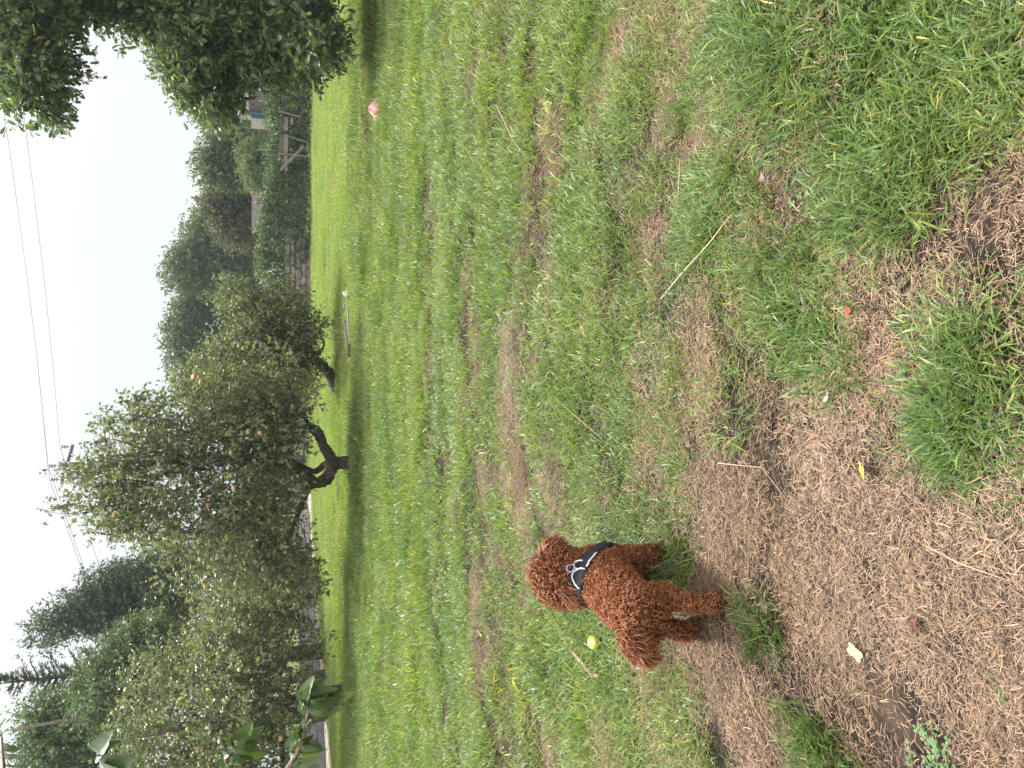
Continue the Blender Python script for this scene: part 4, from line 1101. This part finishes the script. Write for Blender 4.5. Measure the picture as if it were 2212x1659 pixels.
# far
x, y = points(15, 33.5, 9, 2)
g = green(x, y); k = g > .3 + .3 * rg.rand(len(x)); x, y = x[k], y[k]
many('far_grass', 'far', x, y, rg.uniform(.75, 1.25, len(x)), 7, .05)
# clover
cxs, cys = [], []
for X, Y_, s1, n in ((1750, 420, 40, 10), (1980, 680, 60, 12), (1920, 600, 60, 9), (2000, 800, 50, 6), (1100, 780, 25, 40), (1150, 820, 30, 30), (1090, 700, 20, 20), (2100, 1560, 70, 10), (2080, 1640, 40, 6), (1830, 680, 25, 4), (1700, 330, 30, 3), (1990, 20, 20, 3), (1930, 1630, 30, 4), (1040, 560, 20, 10)):
    for i in range(max(1, int(n * .3))):
        p = gat(X + rg.normal(0, s1), Y_ + rg.normal(0, s1)); cxs.append(p[0]); cys.append(p[1])
many('clover', 'clover', np.array(cxs), np.array(cys), rg.uniform(.45, .8, len(cxs)), 8)

exec_small = True
# ------------------------------------------------------------------ dog
DOG = np.array([-.775, 2.60, 0.0])
gz = float(hz(DOG[0], DOG[1]))
caps = []   # (p0, r0, p1, r1, zone)
def chain(pts, zone):
    for (a, ra), (b, rb) in zip(pts[:-1], pts[1:]): caps.append((np.array(a, float), ra, np.array(b, float), rb, zone))
chain([((0, -.21, .285), .080), ((0, -.05, .285), .082), ((.01, .12, .28), .090), ((.012, .19, .28), .080)], 'body')
chain([((0, .10, .315), .075), ((0, .18, .33), .070), ((.0, .20, .38), .060)], 'neck')
SK = np.array([-.008, .222, .428])
md_ = unit(np.array([-.85, .45, -.28])); MZ = SK + md_ * .115
chain([(SK, .097), (SK + md_ * .05, .076), (MZ, .052)], 'head')
chain([((.062, .16, .25), .052), ((.072, .14, .165), .034), ((.07, .16, .08), .025), ((.067, .165, .035), .027), ((.067, .19, .026), .025)], 'leg')
chain([((-.062, .16, .25), .052), ((-.070, .19, .165), .034), ((-.055, .24, .08), .025), ((-.05, .255, .035), .027), ((-.05, .28, .026), .025)], 'leg')
chain([((.035, -.19, .265), .060), ((.055, -.18, .185), .034), ((.060, -.265, .115), .018), ((.066, -.285, .055), .016), ((.068, -.275, .030), .023), ((.068, -.25, .022), .022)], 'leg')
chain([((-.04, -.18, .265), .058), ((-.075, -.11, .18), .036), ((-.085, -.185, .105), .021), ((-.095, -.165, .05), .019), ((-.097, -.15, .030), .023), ((-.097, -.125, .022), .022)], 'leg')
tail_pts = [((0, -.25, .325), .02), ((-.03, -.285, .375), .018), ((-.065, -.30, .355), .018), ((-.085, -.305, .31), .014)]
chain(tail_pts, 'tail')
A0 = np.array([c_[0] for c_ in caps]); A1 = np.array([c_[2] for c_ in caps]); R0 = np.array([c_[1] for c_ in caps]); R1 = np.array([c_[3] for c_ in caps])
def sdf(P):
    P = np.asarray(P, float)
    ba = A1 - A0; pa = P[:, None] - A0[None]
    t = np.clip((pa * ba[None]).sum(-1) / (ba * ba).sum(-1)[None], 0, 1)
    d = np.linalg.norm(pa - t[..., None] * ba[None], axis=-1) - (R0 + (R1 - R0) * t)
    kk = 110.0
    return -np.log(np.exp(-kk * d).sum(1)) / kk, d.argmin(1)
def sgrad(P, e=.002):
    g_ = np.stack([sdf(P + np.eye(3)[i] * e)[0] - sdf(P - np.eye(3)[i] * e)[0] for i in range(3)], 1)
    return unit(g_)
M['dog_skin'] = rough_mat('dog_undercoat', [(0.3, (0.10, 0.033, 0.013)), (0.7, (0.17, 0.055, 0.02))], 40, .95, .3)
M['fur'] = leaf_mat('dog_curls', (0.40, 0.148, 0.058), (0.40, 0.148, 0.058), .12, .42, .5, tcol=(1, .9, .8))
def body_mesh():
    lo = np.array([-.26, -.42, 0.0]); hi = np.array([.2, .46, .53]); st_ = .0125
    nn = np.ceil((hi - lo) / st_).astype(int)
    gxx = [lo[i] + st_ * np.arange(nn[i]) for i in range(3)]
    G = np.stack(np.meshgrid(*gxx, indexing='ij'), -1).reshape(-1, 3)
    d = np.concatenate([sdf(G[i:i + 20000])[0] for i in range(0, len(G), 20000)]).reshape(nn)
    ins = d < 0
    vid = {}; V = []; F = []
    # naive surface nets
    cells = np.zeros(np.array(nn) - 1, int)
    for dx in (0, 1):
        for dy in (0, 1):
            for dz in (0, 1): cells += ins[dx:nn[0] - 1 + dx, dy:nn[1] - 1 + dy, dz:nn[2] - 1 + dz]
    act = np.argwhere((cells > 0) & (cells < 8))
    idm = -np.ones(cells.shape, int); idm[tuple(act.T)] = np.arange(len(act))
    V = lo + (act + .5) * st_
    for _ in range(6):
        s_, _k = sdf(V); V = V - sgrad(V) * s_[:, None] * .9
    for ax in range(3):
        sl0 = [slice(1, -1)] * 3; 
        a_ = ins; b_ = np.roll(ins, -1, ax)
        ed = np.argwhere(a_ != b_)
        u_, v_ = [(1, 2), (2, 0), (0, 1)][ax]
        for e in ed:
            if e[ax] >= nn[ax] - 1 or e[u_] < 1 or e[v_] < 1 or e[u_] >= nn[u_] - 1 or e[v_] >= nn[v_] - 1: continue
            q_ = []
            for du, dv in ((-1, -1), (0, -1), (0, 0), (-1, 0)):
                c_ = e.copy(); c_[u_] += du; c_[v_] += dv; q_.append(idm[tuple(c_)])
            if min(q_) < 0: continue
            F.append(q_ if ins[tuple(e)] else q_[::-1])
    return V, np.array(F)
bv_, bf_ = body_mesh()
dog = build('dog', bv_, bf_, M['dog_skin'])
dog.location = (DOG[0], DOG[1], gz); dog.rotation_euler = (0, 0, R(-9))
tag(dog, 'curly red-brown dog in a black harness seen from behind on the grass', 'dog')

hn = unit(np.array([0., .86, .5])); HC = np.array([0.004, .138, .322])   # harness ring: centre and axis
def locks(roots, dirs, length, rad, curl, rng_, segs=5, curls=1.1, sides=3, droop=.0, tip=.35):
    n = len(roots)
    dirs = unit(dirs)
    ref = unit(rng_.normal(size=(n, 3))); U = unit(np.cross(dirs, ref)); W = np.cross(dirs, U)
    t = np.linspace(0, 1, segs + 1)
    ph = rng_.uniform(0, 2 * PI, n)[:, None] + t[None] * 2 * PI * curls * rng_.choice([-1, 1], n)[:, None]
    cr_ = (curl * np.minimum(t * 3, 1))[None] * rng_.uniform(.6, 1.3, n)[:, None]
    C_ = roots[:, None] + dirs[:, None] * (length[:, None] * t[None])[..., None] + U[:, None] * (np.cos(ph) * cr_)[..., None] + W[:, None] * (np.sin(ph) * cr_)[..., None]
    C_[:, :, 2] -= (droop * length[:, None] * t[None] ** 2)
    tan = np.gradient(C_, axis=1); tan = unit(tan)
    u = unit(np.cross(tan, ref[:, None])); w = np.cross(tan, u)
    rr_ = rad[:, None] * (1 - (1 - tip) * t[None] ** 1.5)
    a = np.arange(sides) * 2 * PI / sides
    V = C_[:, :, None] + rr_[..., None, None] * (np.cos(a)[None, None, :, None] * u[:, :, None] + np.sin(a)[None, None, :, None] * w[:, :, None])
    k = (segs + 1) * sides
    f = []
    for i in range(segs):
        for j in range(sides): f.append([i * sides + j, i * sides + (j + 1) % sides, (i + 1) * sides + (j + 1) % sides, (i + 1) * sides + j])
    F = (np.array(f)[None] + (np.arange(n) * k)[:, None, None]).reshape(-1, 4)
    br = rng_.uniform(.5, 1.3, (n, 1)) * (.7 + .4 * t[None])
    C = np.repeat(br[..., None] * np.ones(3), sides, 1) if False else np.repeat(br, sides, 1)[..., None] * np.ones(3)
    return V.reshape(-1, 3), F, C.reshape(-1, 3)
rng = np.random.RandomState(31)
def sample_roots(n, zones):
    area = np.array([(np.linalg.norm(c_[2] - c_[0]) + .5 * (c_[1] + c_[3])) * (c_[1] + c_[3]) * (c_[4] in zones) for c_ in caps]); area /= area.sum()
    k = rng.choice(len(caps), n, p=area)
    P = A0[k] + (A1[k] - A0[k]) * rng.uniform(-.1, 1.1, (n, 1)) + unit(rng.normal(size=(n, 3))) * ((R0[k] + R1[k]) / 2)[:, None]
    for _ in range(5):
        s_, z_ = sdf(P); P = P - sgrad(P) * s_[:, None]
    s_, z_ = sdf(P); ok_ = np.abs(s_) < .004
    P = P[ok_]; z_ = z_[ok_]
    return P, sgrad(P), z_
P, Nn, zi = sample_roots(19000, ('body', 'neck', 'head', 'leg'))
zone = np.array([c_[4] for c_ in caps])[zi]
rel = P - HC; ring = np.abs(rel @ hn)
k = ~((ring < .034) & (np.linalg.norm(rel, axis=1) < .16)) & (zone != 'tail') & (P[:, 2] > .006)
P, Nn, zone = P[k], Nn[k], zone[k]
flow = np.tile(np.array([0, -.5, -.45]), (len(P), 1))
lg = zone == 'leg'; flow[lg] = np.array([0, -.05, -.9])
hd = zone == 'head'; flow[hd] = np.array([0, 0, -.35]) + np.array([.2, 0, 0])
dr_ = unit(Nn * .75 + flow * .6 + rng.normal(0, .35, P.shape))
ln = np.where(lg, .015, np.where(hd, .026, .022)) * rng.uniform(.75, 1.25, len(P))
ln[(P[:, 2] < .05)] *= .55
rd = np.where(lg, .0032, .0037) * rng.uniform(.7, 1.2, len(P))
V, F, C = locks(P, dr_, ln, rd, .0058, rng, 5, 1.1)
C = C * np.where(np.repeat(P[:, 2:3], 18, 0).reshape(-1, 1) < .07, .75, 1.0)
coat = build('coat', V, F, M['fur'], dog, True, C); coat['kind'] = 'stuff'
# tail plume
n = 1700
tt = rng.rand(n); TP = np.array([t_[0] for t_ in tail_pts]); s4 = np.linspace(0, 1, 4)
roots = np.stack([np.interp(tt, s4, TP[:, i]) for i in range(3)], 1) + rng.normal(0, .012, (n, 3))
tdir = np.stack([np.interp(tt, s4, np.gradient(TP, axis=0)[:, i]) for i in range(3)], 1)
dr_ = unit(unit(tdir) * .35 + rng.normal(0, .42, (n, 3)) + np.array([-.12, -.1, -.25]))
V, F, C = locks(roots, dr_, rng.uniform(.03, .055, n), np.full(n, .0032), .003, rng, 6, .5, 3, .4, .2)
build('tail_plume', V, F, M['fur'], dog, True, C * 1.05)
# ears
def ear(c_, axes, n, dirv, lmin, lmax, name='ear'):
    d = unit(rng.normal(size=(n, 3))); roots = np.array(c_) + d * np.array(axes)
    dd = unit(d * .35 + np.array(dirv) + rng.normal(0, .2, (n, 3)))
    V, F, C = locks(roots, dd, rng.uniform(lmin, lmax, n), np.full(n, .0036), .0028, rng, 6, .5, 3, .25, .25)
    th = np.linspace(0, PI, 9); E = []
    i_, j_ = np.meshgrid(np.arange(8), np.arange(12), indexing='ij')
    for a_ in th:
        for b_ in np.arange(12) * 2 * PI / 12: E.append(np.array(c_) + np.array(axes) * .96 * np.array([math.sin(a_) * math.cos(b_), math.sin(a_) * math.sin(b_), math.cos(a_)]))
    Fe = np.stack([i_ * 12 + j_, (i_ + 1) * 12 + j_, (i_ + 1) * 12 + (j_ + 1) % 12, i_ * 12 + (j_ + 1) % 12], -1).reshape(-1, 4)
    return build(name, np.concatenate([np.array(E), V]), np.concatenate([Fe, F + len(E)]), M['fur'], dog, True, np.concatenate([np.full((len(E), 3), .5), C * .92]))
ear(SK + np.array([-.02, -.088, -.03]), (.062, .022, .060), 900, (-.25, -.1, -.8), .028, .055)
ear(SK + np.array([.085, .03, .025]), (.03, .03, .038), 420, (.5, .1, -.5), .025, .045)
# beard and brow wisps by the muzzle
n = 420; roots = MZ + rng.normal(0, .026, (n, 3)); V, F, C = locks(roots, unit(np.tile(md_, (n, 1)) * .5 + np.array([0, -.1, -.6]) + rng.normal(0, .4, (n, 3))), rng.uniform(.03, .065, n), np.full(n, .0026), .003, rng, 6, .4, 3, .3, .2)
build('beard', V, F, M['fur'], dog, True, C)
M['black_gloss'] = plain_mat('nose_black', (0.012, 0.011, 0.011), .3, .6)
def ball(name, c_, ax, mat, parent, n=12, m_=8):
    E = []
    for a_ in np.linspace(0, PI, m_ + 1):
        for b_ in np.arange(n) * 2 * PI / n: E.append(np.array(c_) + np.array(ax) * np.array([math.sin(a_) * math.cos(b_), math.sin(a_) * math.sin(b_), math.cos(a_)]))
    i_, j_ = np.meshgrid(np.arange(m_), np.arange(n), indexing='ij')
    return build(name, E, np.stack([i_ * n + j_, (i_ + 1) * n + j_, (i_ + 1) * n + (j_ + 1) % n, i_ * n + (j_ + 1) % n], -1).reshape(-1, 4), mat, parent)
ball('nose', MZ + md_ * .046 + np.array([0, 0, .012]), (.015, .015, .012), M['black_gloss'], dog)
sd = unit(np.cross(md_, [0, 0, 1]))
for s_ in (-1, 1): ball('eye', SK + md_ * .072 + sd * s_ * .036 + np.array([0, 0, .03]), (.010, .010, .010), M['black_gloss'], dog)
# harness
M['nylon'] = rough_mat('black_nylon', [(0.3, (0.012, 0.012, 0.016)), (0.7, (0.025, 0.025, 0.032))], 60, .7, .3)
M['piping'] = plain_mat('white_piping', (0.72, 0.73, 0.75), .5)
M['pale_blue'] = plain_mat('pale_blue_tag', (0.35, 0.40, 0.60), .4)
hu = np.array([1., 0, 0]); hv = -np.cross(hn, hu)
def ringp(a, off, rr_=None):
    # radius follows the neck: found on the body surface
    d_ = math.cos(a) * hu + math.sin(a) * hv
    t_ = .02
    p0 = HC + hn * off
    for _ in range(40):
        s__, _k = sdf((p0 + d_ * t_)[None])
        if s__[0] > .012: break
        t_ += .004
    return p0 + d_ * (t_ + (rr_ or 0))
NA = 40
rows = []
for off in np.linspace(-.034, .034, 5): rows.append([ringp(2 * PI * j / NA, off, .004 if abs(off) < .03 else 0) for j in range(NA)])
Rw = np.array(rows); i_, j_ = np.meshgrid(np.arange(4), np.arange(NA), indexing='ij')
hf = np.stack([i_ * NA + j_, (i_ + 1) * NA + j_, (i_ + 1) * NA + (j_ + 1) % NA, i_ * NA + (j_ + 1) % NA], -1).reshape(-1, 4)
har = build('harness', Rw.reshape(-1, 3), hf, M['nylon'], dog)
sm = har.modifiers.new('thick', 'SOLIDIFY'); sm.thickness = .005
def piping(angs, offs, up_=.008):
    P_ = [ringp(a, o_, up_) for a, o_ in zip(angs, offs)]
    MB().tube(P_, .0031, 6).build('piping', M['piping'], har)
aa = lambda d0, d1, n: np.radians(np.linspace(d0, d1, n))
s_ = np.linspace(0, 1, 12)
piping(aa(8, 46, 12), -.03 + .0 * s_)
piping(np.radians(72 + 20 * np.cos(s_ * PI)), -.028 + .05 * np.sin(s_ * PI))
piping(np.radians(46 + 11 * np.cos(s_ * PI)), .005 + .03 * np.sin(s_ * PI))
MB().tube([ringp(math.radians(60 + 8 * math.cos(a)), .03 + .012 * math.sin(a), .016) for a in np.linspace(0, 2 * PI, 14)], .003, 6).build('lead_ring', M['pale_blue'], har)

# ------------------------------------------------------------------ small things on the grass
def gpos(dx, dy, lift=0.0):
    p = gat(dx, dy); return (p[0], p[1], float(hz(p[0], p[1])) + lift)
fa = build('apple', av * .034, af, apple_mat('green_apple_skin', (0.42, 0.48, 0.06), (0.45, 0.45, 0.08), .0))
p = gpos(1290, 1387, .045); fa.location = p; fa.rotation_euler = (.5, .3, 0)
tag(fa, 'yellow-green fallen apple lying in the grass behind the dog', 'apple')
fall = [(712, 1187, 'pale windfall apple below the drooping right end of the left apple tree'), (722, 657, 'yellowish windfall apple lying beyond the grey timber frame'), (731, 655 + 60, 'green windfall apple near the foot of the leaning apple tree'), (712, 1040, 'small windfall apple beside the forked trunk')]
for dx, dy, lab in fall:
    o = bpy.data.objects.new('windfall_apple', apple_src['apple']); COL.objects.link(o); q_ = gpos(dx, dy, .05); o.location = q_; o.scale = (.042,) * 3
    tag(o, lab, 'apple', 'windfall apples')
# stick
M['stick'] = rough_mat('peeling_stick', [(0.3, (0.13, 0.08, 0.055)), (0.55, (0.33, 0.24, 0.18)), (0.75, (0.5, 0.42, 0.34))], 18, .9, .8)
pp = [gpos(1216, 1375, .035), gpos(1238, 1402, .04), gpos(1262, 1430, .04), gpos(1285, 1455, .04), gpos(1303, 1462, .035)]
mb = MB(); mb.tube(np.array(pp) + np.random.RandomState(3).normal(0, .004, (5, 3)), [.006, .0085, .01, .012, .010], 7); mb.tube([pp[3], gpos(1272, 1470, .06)], [.006, .003], 5)
tag(mb.build('stick', M['stick']), 'broken pale peeling stick lying in grass left of the dog', 'stick')
# straw stalks
def stalk(pts_, r, label, col=None):
    m_ = MB(); P_ = np.array([gpos(dx, dy, l_) for dx, dy, l_ in pts_]); m_.tube(P_, np.linspace(r, r * .6, len(P_)), 5)
    tag(m_.build('dry_stalk', M['dry_stalk']), label, 'stalk', 'dry stalks on the grass')
M['dry_stalk'] = rough_mat('dry_stalk', [(0.3, (0.42, 0.31, 0.18)), (0.7, (0.6, 0.5, 0.34))], 25, .6, .2)
stalk([(1425, 645, .02), (1480, 590, .035), (1540, 525, .045), (1594, 465, .05)], .0030, 'long straight dry straw stalk slanting over the near turf')
stalk([(1455, 420, .03), (1468, 380, .05), (1472, 345, .06)], .0035, 'short whitish bent stalk in the near grass clump')
stalk([(1600, 1420, .02), (1640, 1520, .03), (1690, 1600, .02)], .0018, 'thin dry stalk on the brown patch left of the dog paws')
stalk([(2000, 1180, .02), (2080, 1215, .03), (2200, 1255, .02)], .0018, 'thin dry stalk on the bare ground near the bottom right')
stalk([(1560, 1000, .02), (1640, 1010, .03), (1690, 1100, .02)], .0016, 'thin curved dry stalk on the brown patch ahead of the dog')
stalk([(1210, 860, .03), (1260, 905, .04), (1320, 960, .03)], .0018, 'dry stalk lying across middle turf right of the dog')
stalk([(1090, 230, .05), (1120, 300, .05), (1150, 340, .04)], .003, 'dead grass stem on the upper right turf')
# fallen leaves
def fallen(dx, dy, size, col, label, lobes=5, yaw=0, name='fallen_leaf', asp=.8):
    m_ = bpy.data.materials.get('leaf_%s' % label[:14]) or rough_mat('leaf_%s' % label[:14], [(0.3, tuple(c * .75 for c in col)), (0.7, col)], 40, .6, .2)
    r_ = np.random.RandomState(int(dx + dy)); V = [[0, 0, .012]]; n_ = 18
    for i in range(n_):
        a_ = 2 * PI * i / n_; q_ = 1 + .22 * math.cos(lobes * a_) + r_.normal(0, .05)
        V.append([q_ * math.cos(a_), q_ * asp * math.sin(a_), .012 + .25 * r_.rand() * (i % 3 == 0)])
    V = np.array(V) * np.array([size / 2, size / 2, size / 2]); F = np.array([[0, i + 1, (i + 1) % n_ + 1] for i in range(n_)])
    o = build(name, V, F, m_, None, False); o.location = gpos(dx, dy, .03); o.rotation_euler = (r_.normal(0, .25), r_.normal(0, .25), yaw)
    sd_ = o.modifiers.new('thick', 'SOLIDIFY'); sd_.thickness = .0012
    tag(o, label, 'leaf', 'fallen leaves'); return o
fallen(1083, 1465, .085, (0.55, 0.22, 0.05), 'bright orange fallen leaf in the grass left of the stick', 3, .4, asp=.55)
fallen(1117, 1479, .08, (0.52, 0.46, 0.08), 'yellow fallen leaf next to the orange one', 2, 1.2, asp=.45)
fallen(1050, 1368, .055, (0.50, 0.36, 0.08), 'small amber fallen leaf on the bare strip behind the dog', 3, .8, asp=.6)
fallen(1000, 1545, .06, (0.45, 0.40, 0.07), 'yellowish fallen leaf in the left turf far from the dog', 3, 0, asp=.5)
fallen(1016, 1474, .05, (0.45, 0.22, 0.06), 'small rusty fallen leaf beyond the orange and yellow pair', 3, 0)
fallen(1868, 1015, .042, (0.62, 0.50, 0.06), 'square bright yellow fallen leaf on the bare ground', 4, .3, asp=1)
fallen(1836, 1411, .05, (0.38, 0.42, 0.24), 'pale green fallen leaf on the brown straw under the dog', 4, .2, asp=1)
fallen(1833, 672, .036, (0.50, 0.08, 0.06), 'torn red leaf beside the clover on the near ground', 3, .9, asp=.6)
fallen(1980, 1347, .042, (0.12, 0.05, 0.045), 'dark maroon fallen leaf on the brown straw', 5, .6)
fallen(1660, 385, .03, (0.40, 0.24, 0.2), 'dull pinkish leaf on the bare patch by the straw stalk', 3, .1, asp=.5)
fallen(1785, 858, .03, (0.65, 0.65, 0.62), 'tiny white scrap on straw by the middle clump', 3, .1, asp=.6)
fallen(828, 790, .22, (0.13, 0.05, 0.025), 'dark red-brown leaf clump on the turf before the timber frame', 5, .1, asp=.6)
fallen(1030, 690, .10, (0.40, 0.2, 0.12), 'curled tan leaf on middle turf before the leaning tree', 3, .1, asp=.5)
# pink bag
M['pink'] = rough_mat('pink_plastic', [(0.3, (0.62, 0.25, 0.23)), (0.7, (0.74, 0.36, 0.33))], 4, .4, .25)
c_ = gat(818, 241); n_, m_ = 28, 9; V = []
for i in range(m_ + 1):
    th = PI / 2 * i / m_
    for j in range(n_):
        a_ = 2 * PI * j / n_
        rr_ = 1 + .07 * math.sin(5 * a_ + 2 * th) + .05 * math.sin(9 * a_ - 3 * th)
        V.append([.16 * rr_ * math.cos(th) * math.cos(a_) + .035 * math.sin(th), .12 * rr_ * math.cos(th) * math.sin(a_), .19 * math.sin(th) * (1 + .1 * math.sin(4 * a_)) - .02])
i_, j_ = np.meshgrid(np.arange(m_), np.arange(n_), indexing='ij')
pk = build('plastic_bag', V, np.stack([i_ * n_ + j_, i_ * n_ + (j_ + 1) % n_, (i_ + 1) * n_ + (j_ + 1) % n_, (i_ + 1) * n_ + j_], -1).reshape(-1, 4), M['pink'])
pk.location = (c_[0], c_[1], float(hz(*c_))); tag(pk, 'crumpled pink plastic bag puffed up on the far right grass', 'plastic bag')
# timber frame in the grass
M['silver'] = rough_mat('silvered_wood', [(0.3, (0.13, 0.12, 0.11)), (0.7, (0.32, 0.32, 0.33))], 9, .7, .3, stretch=(.4, 2, 2))
M['rotten'] = rough_mat('rotten_wood', [(0.3, (0.03, 0.02, 0.012)), (0.7, (0.10, 0.065, 0.04))], 10, .9, .8)
tf = thing('timber_rack', 'weathered silver timber frame lying in the grass before the leaning apple tree', 'timber')
rr = np.random.RandomState(8)
Yt = 15.6
plank('rail', at(752, 760, Yt), at(744, 690, Yt + .1), .035, .04, M['silver'], tf, rr)
plank('rail', at(757, 752, Yt - .15), at(752, 640, Yt - .1), .05, .05, M['silver'], tf, rr)
plank('rail', at(760, 735, Yt - .2), at(755, 650, Yt - .2), .03, .05, M['silver'], tf, rr)
plank('rail', at(745, 668, Yt + .1), at(743, 655, Yt + .1), .03, .03, M['silver'], tf, rr)
plank('board', at(744, 629, Yt), at(749, 638, Yt - .1), .09, .03, M['white_plastic'], tf, rr)
mb = MB(); mb.tube([at(760, 768, Yt - .1), at(760, 752, Yt - .15), at(759, 742, Yt - .15)], [.11, .1, .09], 10); mb.build('log', M['rotten'], tf)
fallen(753, 628, .16, (0.55, 0.38, 0.05), 'yellow leaf lying at the white end of the timber frame', 4, .1, asp=.6)

# ------------------------------------------------------------------ cherry sapling close on the left
ch = thing('cherry_tree', 'young cherry tree at the left edge with large serrated leaves close by', 'cherry tree')
YC2 = 2.75
def T_cherry(k):
    r_ = np.random.RandomState(400 + k); n_ = 17; V = []; F = []
    for i in range(n_ + 1):
        t = i / n_; w = .185 * math.sin(PI * min(1, t ** .8)) ** .8 * (1 + (.07 if i % 2 else -.05)) if 0 < i < n_ else .0
        zc = -.28 * t * t + .03 * math.sin(6 * t)
        for sx, zz_ in ((-1, .10), (0, 0), (1, .10)):
            V.append([t, sx * w + .05 * math.sin(3 * t + k), zc + zz_ * (w / .185) * (1 + .15 * r_.normal())])
    for i in range(n_):
        for j in range(2): F.append([i * 3 + j, i * 3 + j + 1, (i + 1) * 3 + j + 1, (i + 1) * 3 + j])
    V = np.array(V)
    o = build('leaf', V, np.array(F), M['cherry_leaf'], None, True, np.ones((len(V), 3)), link=False); me = o.data; bpy.data.objects.remove(o); return me
cme = [T_cherry(k) for k in range(4)]
mb = MB()
tx = -2.6
mb.tube([(tx, 2.9, -.1), (tx, 2.9, .8), (tx + .03, 2.9, 1.7), (tx, 2.9, 2.6)], [.05, .04, .03, .018], 8)
br = []
def cbranch(pts_, r0):
    P_ = [np.array(p_, float) for p_ in pts_]; mb.tube(P_, np.linspace(r0, r0 * .4, len(P_)), 6); br.append(P_)
D = lambda ox, oy, Y=YC2: at(ox * 2212 / 4032, oy * 2212 / 4032, Y)
cbranch([(tx, 2.9, 1.75), D(1125, 3040), D(1163, 2980), D(1195, 2910), D(1215, 2800), D(1205, 2740)], .012)
cbranch([(tx, 2.9, 1.85), D(850, 3060), D(900, 2980), D(940, 2930)], .009)
cbranch([(tx, 2.9, 2.1), D(400, 3060), D(395, 2980), D(390, 2930)], .006)
cbranch([(tx, 2.9, 2.4), D(20, 3060), D(10, 2960), D(5, 2880)], .006)
mb.build('trunk', M['stick'], ch)
# leaves: (photo x, y of base, photo x, y of tip)
LV = [((1215, 2800), (1345, 2765)), ((1215, 2800), (1335, 2800)), ((1212, 2790), (1290, 2700)), ((1205, 2780), (1180, 2700)), ((1200, 2770), (1235, 2690)), ((1225, 2810), (1300, 2850)), ((1195, 2760), (1180, 2800)),
      ((1205, 2745), (1270, 2665)), ((1230, 2775), (1340, 2735)), ((1190, 2870), (1120, 2930)), ((1200, 2880), (1175, 2840)), ((1175, 2950), (1255, 2985)), ((1180, 2940), (1245, 2950)), ((1160, 2990), (1200, 3015)), ((1185, 2915), (1240, 2900)),
      ((1165, 2970), (1130, 2950)), ((1150, 3000), (1250, 3020)), ((1220, 2830), (1200, 2860)), ((1190, 2900), (1135, 2890)),
      ((935, 2935), (1010, 2880)), ((935, 2935), (1025, 2920)), ((920, 2955), (1010, 2955)), ((900, 2980), (860, 3020)), ((935, 2930), (950, 2880)), ((910, 2970), (985, 3000)), ((880, 3000), (900, 3060)), ((930, 2945), (900, 2900)),
      ((388, 2970), (380, 2905)), ((390, 2965), (460, 2920)), ((395, 2985), (450, 2960)), ((395, 2990), (480, 3010)), ((400, 3020), (440, 3040)),
      ((10, 2960), (60, 3000)), ((5, 2930), (55, 2960)), ((8, 2900), (20, 2840)), ((5, 2880), (2, 2820)), ((15, 3000), (50, 3030))]
rr = np.random.RandomState(21)
LV += [((a_[0] + rr.normal(0, 8), a_[1] + rr.normal(0, 8)), (b_[0] + rr.normal(0, 26), b_[1] + rr.normal(0, 26))) for a_, b_ in LV[:27]]
for i, (a_, b_) in enumerate(LV):
    p0 = D(*a_, YC2 + rr.normal(0, .03)); p1 = D(*b_, YC2 + rr.normal(-.02, .05))
    L_ = max(np.linalg.norm(p1 - p0), .035)
    nrm = np.array([rr.normal(0, .4), -.55 + rr.normal(0, .3), .75])
    d_ = unit(p1 - p0); w_ = unit(np.cross(nrm, d_)); n_ = np.cross(d_, w_)
    o = bpy.data.objects.new('leaf', cme[i % 4]); COL.objects.link(o); o.parent = ch
    Mx = np.eye(4); Mx[:3, 0] = d_ * L_; Mx[:3, 1] = w_ * L_; Mx[:3, 2] = n_ * L_; Mx[:3, 3] = p0
    o.matrix_local = Matrix(Mx.tolist())
